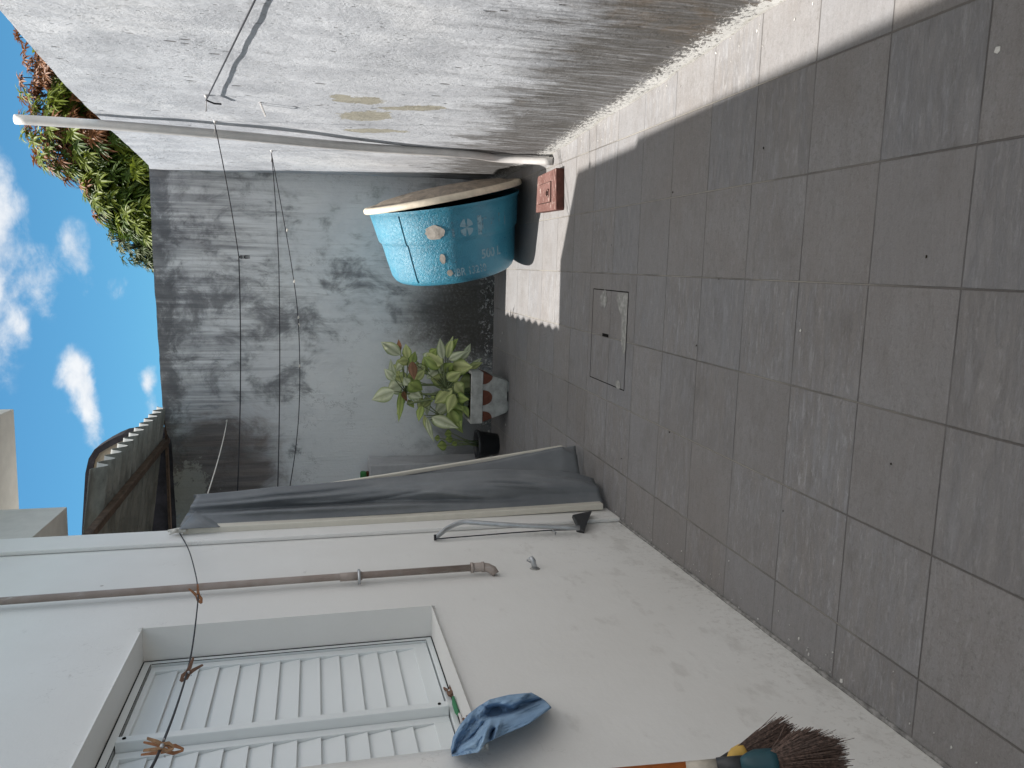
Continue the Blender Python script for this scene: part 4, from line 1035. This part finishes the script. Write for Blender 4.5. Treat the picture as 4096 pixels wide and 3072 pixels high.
b = MB(); b.box2((-4.2, 6.95, 0), (-1.46, 7.07, 2.95)); tag(b.build('neighbour_wall', M['nwall'], bevel=.01), 'mouldy wall painted near black for the shade in the gap between the corrugated roof and the back wall', 'wall')
nh = empty('neighbour_house', (-3.5, 9.5, 0), 'distant beige gable wall with a rounded shoulder and a dark coping', 'house')
L = local(nh); OUT = [(-6.5, 0), (-2.03, 0), (-2.02, 3.2), (-2.01, 3.50), (-2.025, 3.60), (-2.06, 3.68), (-2.11, 3.77), (-2.18, 3.88), (-2.27, 3.935), (-2.43, 3.975), (-3.07, 4.04), (-6.5, 4.3)]
b = MB(); f = [b.vert(L((p[0], 9.5, p[1]))) for p in OUT]; k = [b.vert(L((p[0], 9.75, p[1]))) for p in OUT]; b.face(*f); b.face(*k[::-1])
for i in range(len(OUT)): b.face(f[i], k[i], k[(i + 1) % len(OUT)], f[(i + 1) % len(OUT)])
b.build('gable_wall', M['gable'], nh)
b = MB(); n_ = len(OUT)
edge = OUT[2:]
ra1 = []
for i, p in enumerate(edge):
    a = V3((edge[max(i - 1, 0)][0], 0, edge[max(i - 1, 0)][1])); c = V3((edge[min(i + 1, len(edge) - 1)][0], 0, edge[min(i + 1, len(edge) - 1)][1])); d = (c - a).normalized(); nn = V3((d.z, 0, -d.x))
    if nn.z < 0 and i > 3: nn = -nn
    q = V3((p[0], 0, p[1])); ra1.append([b.vert(L((*(q + nn * o_).xy, 0)) if False else L(V3(((q + nn * o_).x, y_, (q + nn * o_).z)))) for o_, y_ in ((-.03, 9.46), (.035, 9.46), (.035, 9.80), (-.03, 9.80))])
for p, q in zip(ra1, ra1[1:]):
    for kk in range(4): b.face(p[kk], p[(kk + 1) % 4], q[(kk + 1) % 4], q[kk])
b.build('coping', M['cap'], nh)
b = MB(); b.box2(L((-6.4, 9.44, 3.0)), L((-2.10, 9.497, 3.62))); b.build('render_band', plain('grey_render_band', (.30, .26, .22), .9, .1, .3, 8), nh, bevel=.01)

# ------------------------------------------------------------------ blue rag, utensil and peg on the sill
rag = MB()
UPP = [(1215,1390),(1235,1300),(1290,1205),(1360,1118),(1445,1052),(1530,1002),(1680,966),(1860,948)]
LOW = [(1222,1458),(1290,1448),(1360,1437),(1435,1425),(1490,1352),(1605,1298),(1835,1200),(2022,1068)]
def z6(q): return (1200 + q[0] * .4973, 2300 + q[1] * .4973)
def poly_at(P, t):
    k = t * (len(P) - 1); i = min(len(P) - 2, int(k)); s = k - i
    return (P[i][0] + (P[i + 1][0] - P[i][0]) * s, P[i][1] + (P[i + 1][1] - P[i][1]) * s)
def ragf(u, v):
    a = poly_at(UPP, u); c = poly_at(LOW, u); e_ = .5 + .5 * math.sin((v - .5) * PI) if False else v
    q = (a[0] + (c[0] - a[0]) * e_, a[1] + (c[1] - a[1]) * e_)
    if u > .9: q = (q[0] + 40 * math.sin(PI * v) * (u - .9) / .1 * .6, q[1])
    off = .012 + .055 * math.sin(PI * min(1, u * .9 + .08)) * (.35 + .65 * v) + .030 * v * u
    off += .022 * math.sin(5.2 * v + 3.0 * u + 1.5 * math.sin(4 * u)) * math.sin(PI * v) + .014 * fbm(u * 5, v * 4, 2)
    off += -.040 * math.exp(-((v - .55 + .25 * (u - .5)) / .10) ** 2) * math.exp(-((u - .45) / .22) ** 2)
    off += .030 * math.exp(-((v - .72 + .2 * (u - .5)) / .09) ** 2) * math.exp(-((u - .42) / .25) ** 2)
    X, Y = q
    sg = lambda k: 1 / (1 + math.exp(-max(-30, min(30, k))))
    yl = 1046 + (X - 1490) * .10 + 8 * math.sin(X * .03)
    off += .024 * sg((yl - Y) / 5) * sg((X - 1480) / 14) * sg((1840 - .9 * (Y - 950) - X) / 6)
    off -= .040 * math.exp(-((X - 1575) / 48) ** 2 - ((Y - 1098 - .3 * (1575 - X)) / 34) ** 2)
    xr = 1528 - (Y - 1190) * .36
    fr_ = sg((Y - 1170) / 14) * sg((1425 - Y) / 10)
    off += .026 * math.exp(-((X - xr) / 20) ** 2) * fr_ - .030 * math.exp(-((X - xr - 44) / 20) ** 2) * fr_ * sg((Y - 1240) / 10) + .018 * math.exp(-((X - xr - 78) / 16) ** 2) * fr_
    off += .010 * math.sin((X + .8 * Y) * .021) * math.sin(PI * min(1, u * 1.1)) * math.sin(PI * v)
    return at_h(*z6(q), max(.006, off))
rag.grid(ragf, 140, 96)
g = G('blue_cotton', .9, .15); f1 = g.noise(g.co, 9, 5, .6); f2 = g.noise(g.co, 400, 2, .6)
mt = g.done(g.mix(g.ramp(f1, .35, .7), (.20, .315, .47), (.285, .42, .575)), g.bump(g.add(g.mul(f1, 1.0), g.mul(f2, .12)), .5, .01))
o = rag.build('blue_rag', mt, smooth=True, solid=.002); tag(o, 'crumpled light blue cloth hanging over the near end of the window sill', 'cloth')
SZ = WB
def sillp(px, dz=.0): return at_z(px[0], px[1], SZ + dz)
ut = empty('utensil', sillp((1812, 2785)), 'thin green and white plastic utensil lying on the window sill beside the cloth', 'utensil')
L = local(ut)
b = MB(); b.tube([L(sillp((1813, 2787), .007)), L(sillp((1817, 2815), .008)), L(sillp((1828, 2848), .008)), L(sillp((1834, 2860), .008))], [.004, .007, .007, .004], 10); b.build('handle', plain('green_grip', (.03, .20, .08), .45, .4), ut, smooth=True)
b = MB(); b.tube([L(sillp((1826, 2845), .006)), L(sillp((1840, 2862), .006)), L(sillp((1847, 2890), .006)), L(sillp((1846, 2925), .006))], .004, 8); b.build('blade', M['pvc'], ut, smooth=True)
peg(sillp((1790, 2746), .006), sillp((1806, 2782), .006), 'short dark brown peg lying on the window sill behind the green utensil', M['wood2'], .012, .009)
peg(sillp((1862, 2872), .008), sillp((1876, 2895), .008), 'brown peg end poking out from under the blue cloth on the sill', M['wood2'], .006, .010)

# ------------------------------------------------------------------ brooms hanging by the house wall
M['bristle'] = plain('piassava', (.105, .070, .056), .6, .3, .7, 170)
def z7(q): return (2600 + q[0] * .452, 2400 + q[1] * .452)
def broom(label, D, hand, collar, tips, colmat, handmats, seed, nb, group='brooms hanging by the wall'):
    random.seed(seed)
    c0 = at_d(*z7(collar[0]), D); c1 = at_d(*z7(collar[1]), D); ax_ = (c1 - c0).normalized()
    h = empty('broom', c0, label, 'broom', group); L = local(h)
    vd = (c0 - EYE).normalized(); sd_ = ax_.cross(vd).normalized(); nr = sd_.cross(ax_)
    hw_, th = collar[2] * .452 / 3150 * D, .024
    b = MB(); rings = []; ln = (c1 - c0).length
    for t, k, tk in ((0, .35, .5), (.03, .50, .8), (.22, .80, 1), (.42, 1.0, 1), (.8, .98, 1), (.97, .90, .95), (1.0, .84, .8)):
        rings.append([b.vert(L(c0 + ax_ * (ln * t) + sd_ * (hw_ * k * math.cos(a)) * (abs(math.cos(a)) ** -.35 if abs(math.cos(a)) > .05 else 1) + nr * (th * tk * math.sin(a)))) for a in [2 * PI * i / 20 for i in range(20)]])
    for p, q in zip(rings, rings[1:]):
        for k in range(20): b.face(p[k], p[(k + 1) % 20], q[(k + 1) % 20], q[k])
    b.face(*rings[0][::-1]); b.face(*rings[-1]); b.build('collar', colmat, h, smooth=True)
    hd = (at_d(*z7(hand[0]), D) - at_d(*z7(hand[1]), D)).normalized(); p = c0 + ax_ * .01
    segs = [(0, .055, M['blackstrap'], 'ferrule', .0145)] + handmats
    for (s0, s1, mt_, nm, rr2) in segs:
        b = MB(); b.tube([L(p + hd * s0), L(p + hd * s1)], rr2, 14); b.build(nm, mt_, h, smooth=True)
    tp2 = [at_d(*z7(q), D) for q in tips]
    b = MB()
    for i in range(nb):
        f = random.random(); k = f * (len(tp2) - 1); j = min(len(tp2) - 2, int(k)); tip = tp2[j].lerp(tp2[j + 1], k - j)
        lay = random.uniform(-1, 1); st_ = c1 - ax_ * .012 + sd_ * (hw_ * .80 * (1 - 2 * f)) * collar[3] + nr * (th * .75 * lay)
        tip = st_.lerp(tip, random.uniform(.86, 1.05)) + nr * (lay * .035) + V3((random.gauss(0, .005), random.gauss(0, .005), random.gauss(0, .005)))
        if random.random() < .05: tip += V3((random.gauss(0, .012), random.gauss(0, .012), random.gauss(0, .012)))
        md = st_.lerp(tip, .5) + V3((random.gauss(0, .0015), random.gauss(0, .0015), random.gauss(0, .0015)))
        b.tube([L(st_), L(md), L(tip)], [.0011, .0010, .0005], 3, cap=False)
    b.build('bristles', M['bristle'], h)
M['teal'] = plain('teal_plastic', (.008, .052, .068), .42, .45, .15, 40)
M['yellow'] = plain('yellow_plastic', (.52, .33, .07), .5, .4, .1, 30)
M['orange'] = plain('orange_handle', (.42, .12, .025), .45, .4); M['whiteh'] = plain('white_handle', (.42, .38, .32), .5, .4, .15, 40)
def stripes(start):
    out = [(start, start + .06, M['whiteh'], 'handle', .0125)]; s = start + .06; k = 0
    out.append((s, s + 1.15, M['orange'], 'handle', .0122))
    return out
broom('broom with a teal collar and dark bristles hanging in front of the yellow-collared one', 1.78, ((560, 1468), (800, 1447)), ((800, 1445), (1140, 1420), 92, 1.0),
      [(1335, 1185), (1395, 1150), (1480, 1190), (1570, 1225), (1655, 1255), (1690, 1310), (1712, 1370), (1718, 1430), (1715, 1490), (1690, 1560), (1640, 1610)], M['teal'], stripes(.055), 4, 1300)
broom('broom with a yellow collar half hidden behind the teal-collared broom', 1.86, ((500, 1560), (740, 1400)), ((690, 1420), (852, 1325), 62, 1.0),
      [(1175, 1068), (1205, 1085), (1235, 1110), (1250, 1150), (1260, 1180), (1240, 1230)], M['yellow'], [(.055, 1.1, M['orange'], 'handle', .012)], 9, 380)

# ------------------------------------------------------------------ trees beyond the wall
M['mango'] = mat_leaf('mango_leaf', (.026, .062, .009), (.075, .120, .014), (.028, .058, .010), .3, .5)
M['mangoY'] = mat_leaf('mango_leaf_light', (.095, .145, .013), (.195, .23, .024), (.10, .15, .016), .35, .5)
M['flush'] = mat_leaf('young_brown_leaf', (.14, .052, .022), (.25, .105, .040), (.17, .080, .03), .25, .5)
M['olive'] = mat_leaf('olive_leaf', (.035, .062, .018), (.085, .11, .03), (.04, .065, .02), .25, .5)
M['bark'] = plain('tree_bark', (.09, .07, .055), .95, .1, .35, 25, bump=.6)
def add_leaf(mb, cl, p, d, up, ln, wd, droop, tint):
    sd_ = d.cross(up)
    if sd_.length < 1e-4: sd_ = V3((1, 0, 0))
    sd_.normalize(); nr = sd_.cross(d).normalized(); o0 = len(mb.v)
    for t, w_ in ((0, .12), (.35, 1.0), (.7, .8), (1, .06)):
        c = p + d * (ln * t) - V3((0, 0, 1)) * (droop * ln * t * t)
        for u in (-1, 0, 1):
            mb.v.append(tuple(c + sd_ * (u * wd * w_ * .5) - nr * (.18 * wd * w_ * (1 - abs(u))))); cl.append((tint, .5 if u else 1.0, .6 * tint if u == 0 else tint * .3))
    for i in range(3):
        for k in range(2):
            a = o0 + i * 3 + k; mb.f.append((a, a + 1, a + 4, a + 3)); mb.mi.append(0)
def crown_tree(name, label, cat, base, lobes, ncl, kinds, lsz, seed, limbs):
    random.seed(seed); t = empty(name, base, label, cat); L = local(t)
    b = MB(); top = V3(limbs[0])
    b.tube([L(base), L(V3(base).lerp(top, .5) + V3((.05, .03, 0))), L(top)], [.13, .10, .08], 10); b.build('trunk', M['bark'], t, smooth=True)
    b = MB()
    for q in limbs[1:]:
        q = V3(q); b.tube([L(top), L(top.lerp(q, .5) + V3((0, 0, .08))), L(q)], [.06, .04, .012], 7)
    B = {k: (MB(), []) for k in kinds}
    for (c, r, n) in lobes:
        c = V3(c)
        for i in range(n):
            d = V3((random.gauss(0, 1), random.gauss(0, 1), random.gauss(0, 1))).normalized()
            rad = random.random() ** .42
            bumpy = 1 + .20 * fbm(c.x * 3 + d.x * 2.4, d.y * 2.4, c.z + d.z * 2.4)
            p = c + V3((d.x * r[0], d.y * r[1], d.z * r[2])) * (rad * bumpy)
            if p.x < rw_x(min(6.6, p.y), 2.5) + .25 and p.y < 6.95: continue
            out = (d + V3((0, 0, .35))).normalized()
            nz = fbm(p.x * 1.7, p.y * 1.7, p.z * 1.7 + seed) ; hi = d.z
            kd = kinds[0]
            if len(kinds) > 2:
                if nz * .9 + 1.0 * (p.z - 3.86) + .25 * (p.x - .9) + random.gauss(0, .08) > .06 and rad > .55: kd = kinds[2]
                elif random.gauss(nz * -1.1, .35) > .0 and rad > .55: kd = kinds[1]
            mb, cl = B[kd]; tint = random.random(); nl = random.randint(9, 14)
            ln = lsz * random.uniform(.75, 1.15) * (.8 if kd == kinds[-1] and len(kinds) > 2 else 1)
            for k in range(nl):
                a = 2 * PI * k / nl + random.uniform(-.25, .25)
                u = out.orthogonal().normalized(); w2 = out.cross(u)
                dd = (out * random.uniform(.25, .9) + u * math.cos(a) + w2 * math.sin(a)).normalized()
                add_leaf(mb, cl, L(p), dd, out, ln * random.uniform(.75, 1.1), ln * .21, random.uniform(.35, .95), min(1, max(0, tint * .6 + random.random() * .4)))
            if random.random() < .35: b.tube([L(p), L(p - out * .18 - V3((0, 0, .05)))], [.004, .007], 4, cap=False)
    b.build('limbs', M['bark'], t, smooth=True)
    for k in kinds:
        mb, cl = B[k]
        if mb.v:
            o = mb.build('young_leaves' if k == 'flush' else 'foliage', M[k], t, smooth=False, col=cl)
            if k == 'flush': o['label'] = 'reddish brown flush of young leaves'
crown_tree('mango_tree', 'broad mango tree with yellow-green and reddish brown leaves rising behind the sunlit wall', 'tree', (1.9, 9.4, 0),
           [((1.75, 9.2, 3.50), (.58, .7, .80), 1500), ((1.15, 9.1, 3.48), (.50, .7, .78), 1500), ((.62, 8.9, 3.08), (.42, .6, .66), 1150), ((2.35, 9.4, 3.50), (.62, .8, .85), 1500), ((.36, 8.6, 2.84), (.32, .45, .52), 600), ((1.6, 9.0, 2.8), (1.3, .8, .6), 900)],
           0, ('mango', 'mangoY', 'flush'), .135, 21, [(1.8, 9.3, 2.0), (1.4, 9.1, 3.6), (2.2, 9.4, 3.7), (.8, 8.9, 3.2), (2.8, 9.6, 3.4), (.4, 8.7, 2.9)])
crown_tree('small_leaf_tree', 'dark olive bushy tree with small leaves at the left end of the mango tree', 'tree', (.35, 10.2, 0),
           [((.22, 10.0, 3.08), (.42, .45, .72), 900), ((-.02, 9.9, 2.95), (.26, .35, .52), 560), ((.5, 10.1, 3.1), (.4, .45, .7), 420)], 0, ('olive',), .085, 33, [(.3, 10.1, 2.0), (.1, 10.0, 3.2), (.4, 10.1, 3.3), (-.1, 9.9, 2.9)])

# ------------------------------------------------------------------ little litter on the floor
random.seed(17); b = MB()
def chip(x, y, s, z=.0015):
    a0 = random.random() * 6; n = random.randint(4, 6); c = V3((x, y, z)); e_ = random.uniform(.4, 1)
    t_ = [b.vert(c + V3((s * math.cos(a0 + 2 * PI * k / n) * random.uniform(.6, 1.2), s * e_ * math.sin(a0 + 2 * PI * k / n) * random.uniform(.6, 1.2), random.uniform(0, .002)))) for k in range(n)]
    d_ = [b.vert((b.v[i][0], b.v[i][1], .0005)) for i in t_]
    b.face(*t_)
    for k in range(n): b.face(d_[k], d_[(k + 1) % n], t_[(k + 1) % n], t_[k])
for x, y, s in ((.509, 1.549, .010), (-1.144, 1.941, .003), (-1.159, 2.08, .005), (-1.186, 2.024, .007), (-1.175, 2.034, .005), (-1.188, 1.864, .008), (-1.12, 2.2, .004), (-.18, 2.205, .005), (-.97, 6.25, .012), (-.55, 6.3, .012), (-.62, 6.36, .010), (-1.28, 6.1, .014)): chip(x, y, s)
for i in range(40):
    y = random.uniform(1.3, 5.2); chip(lerp_tab(XB, y) - abs(random.gauss(.02, .05)) - .01, y, random.uniform(.002, .006))
for i in range(40):
    y = random.uniform(1.2, 3.7); chip(-1.236 - .037 * (y - 2.57) + abs(random.gauss(.01, .05)) + .008, y, random.uniform(.0015, .004))
tag(b.build('paint_flakes', plain('paint_chip', (.58, .57, .54), .8, .2)), 'scattered white paint flakes on the floor along the walls', 'litter', kind='stuff')
random.seed(23); b = MB()
for x, y in ((-.779, 2.221), (-.95, 3.627), (-.03, 2.75), (.42, 2.5), (-.5, 1.75), (.12, 3.9), (-.3, 2.9), (.05, 1.7), (.33, 3.2), (-.7, 3.1)): chip(x, y, random.uniform(.002, .0045), .002)
tag(b.build('dry_crumbs', plain('dry_leaf_bit', (.035, .028, .02), .9, .1)), 'tiny dark dry leaf bits scattered on the tiles', 'litter', kind='stuff')
# grimy mortar bead where the house wall meets the tiles
b = MB(); pts = []
for i in range(90):
    y = -1.0 + i * (4.75 / 89); x = -1.236 - .037 * (y - 2.57) + .004; pts.append((x, y, .002))
b.tube(pts, [.007 + .006 * abs(fbm(p[1] * 9, 2, 2)) for p in pts], 6)
tag(b.build('mortar_bead', plain('grimy_mortar', (.24, .235, .225), .95, .1, .5, 40, bump=.6), smooth=True), kind='structure')
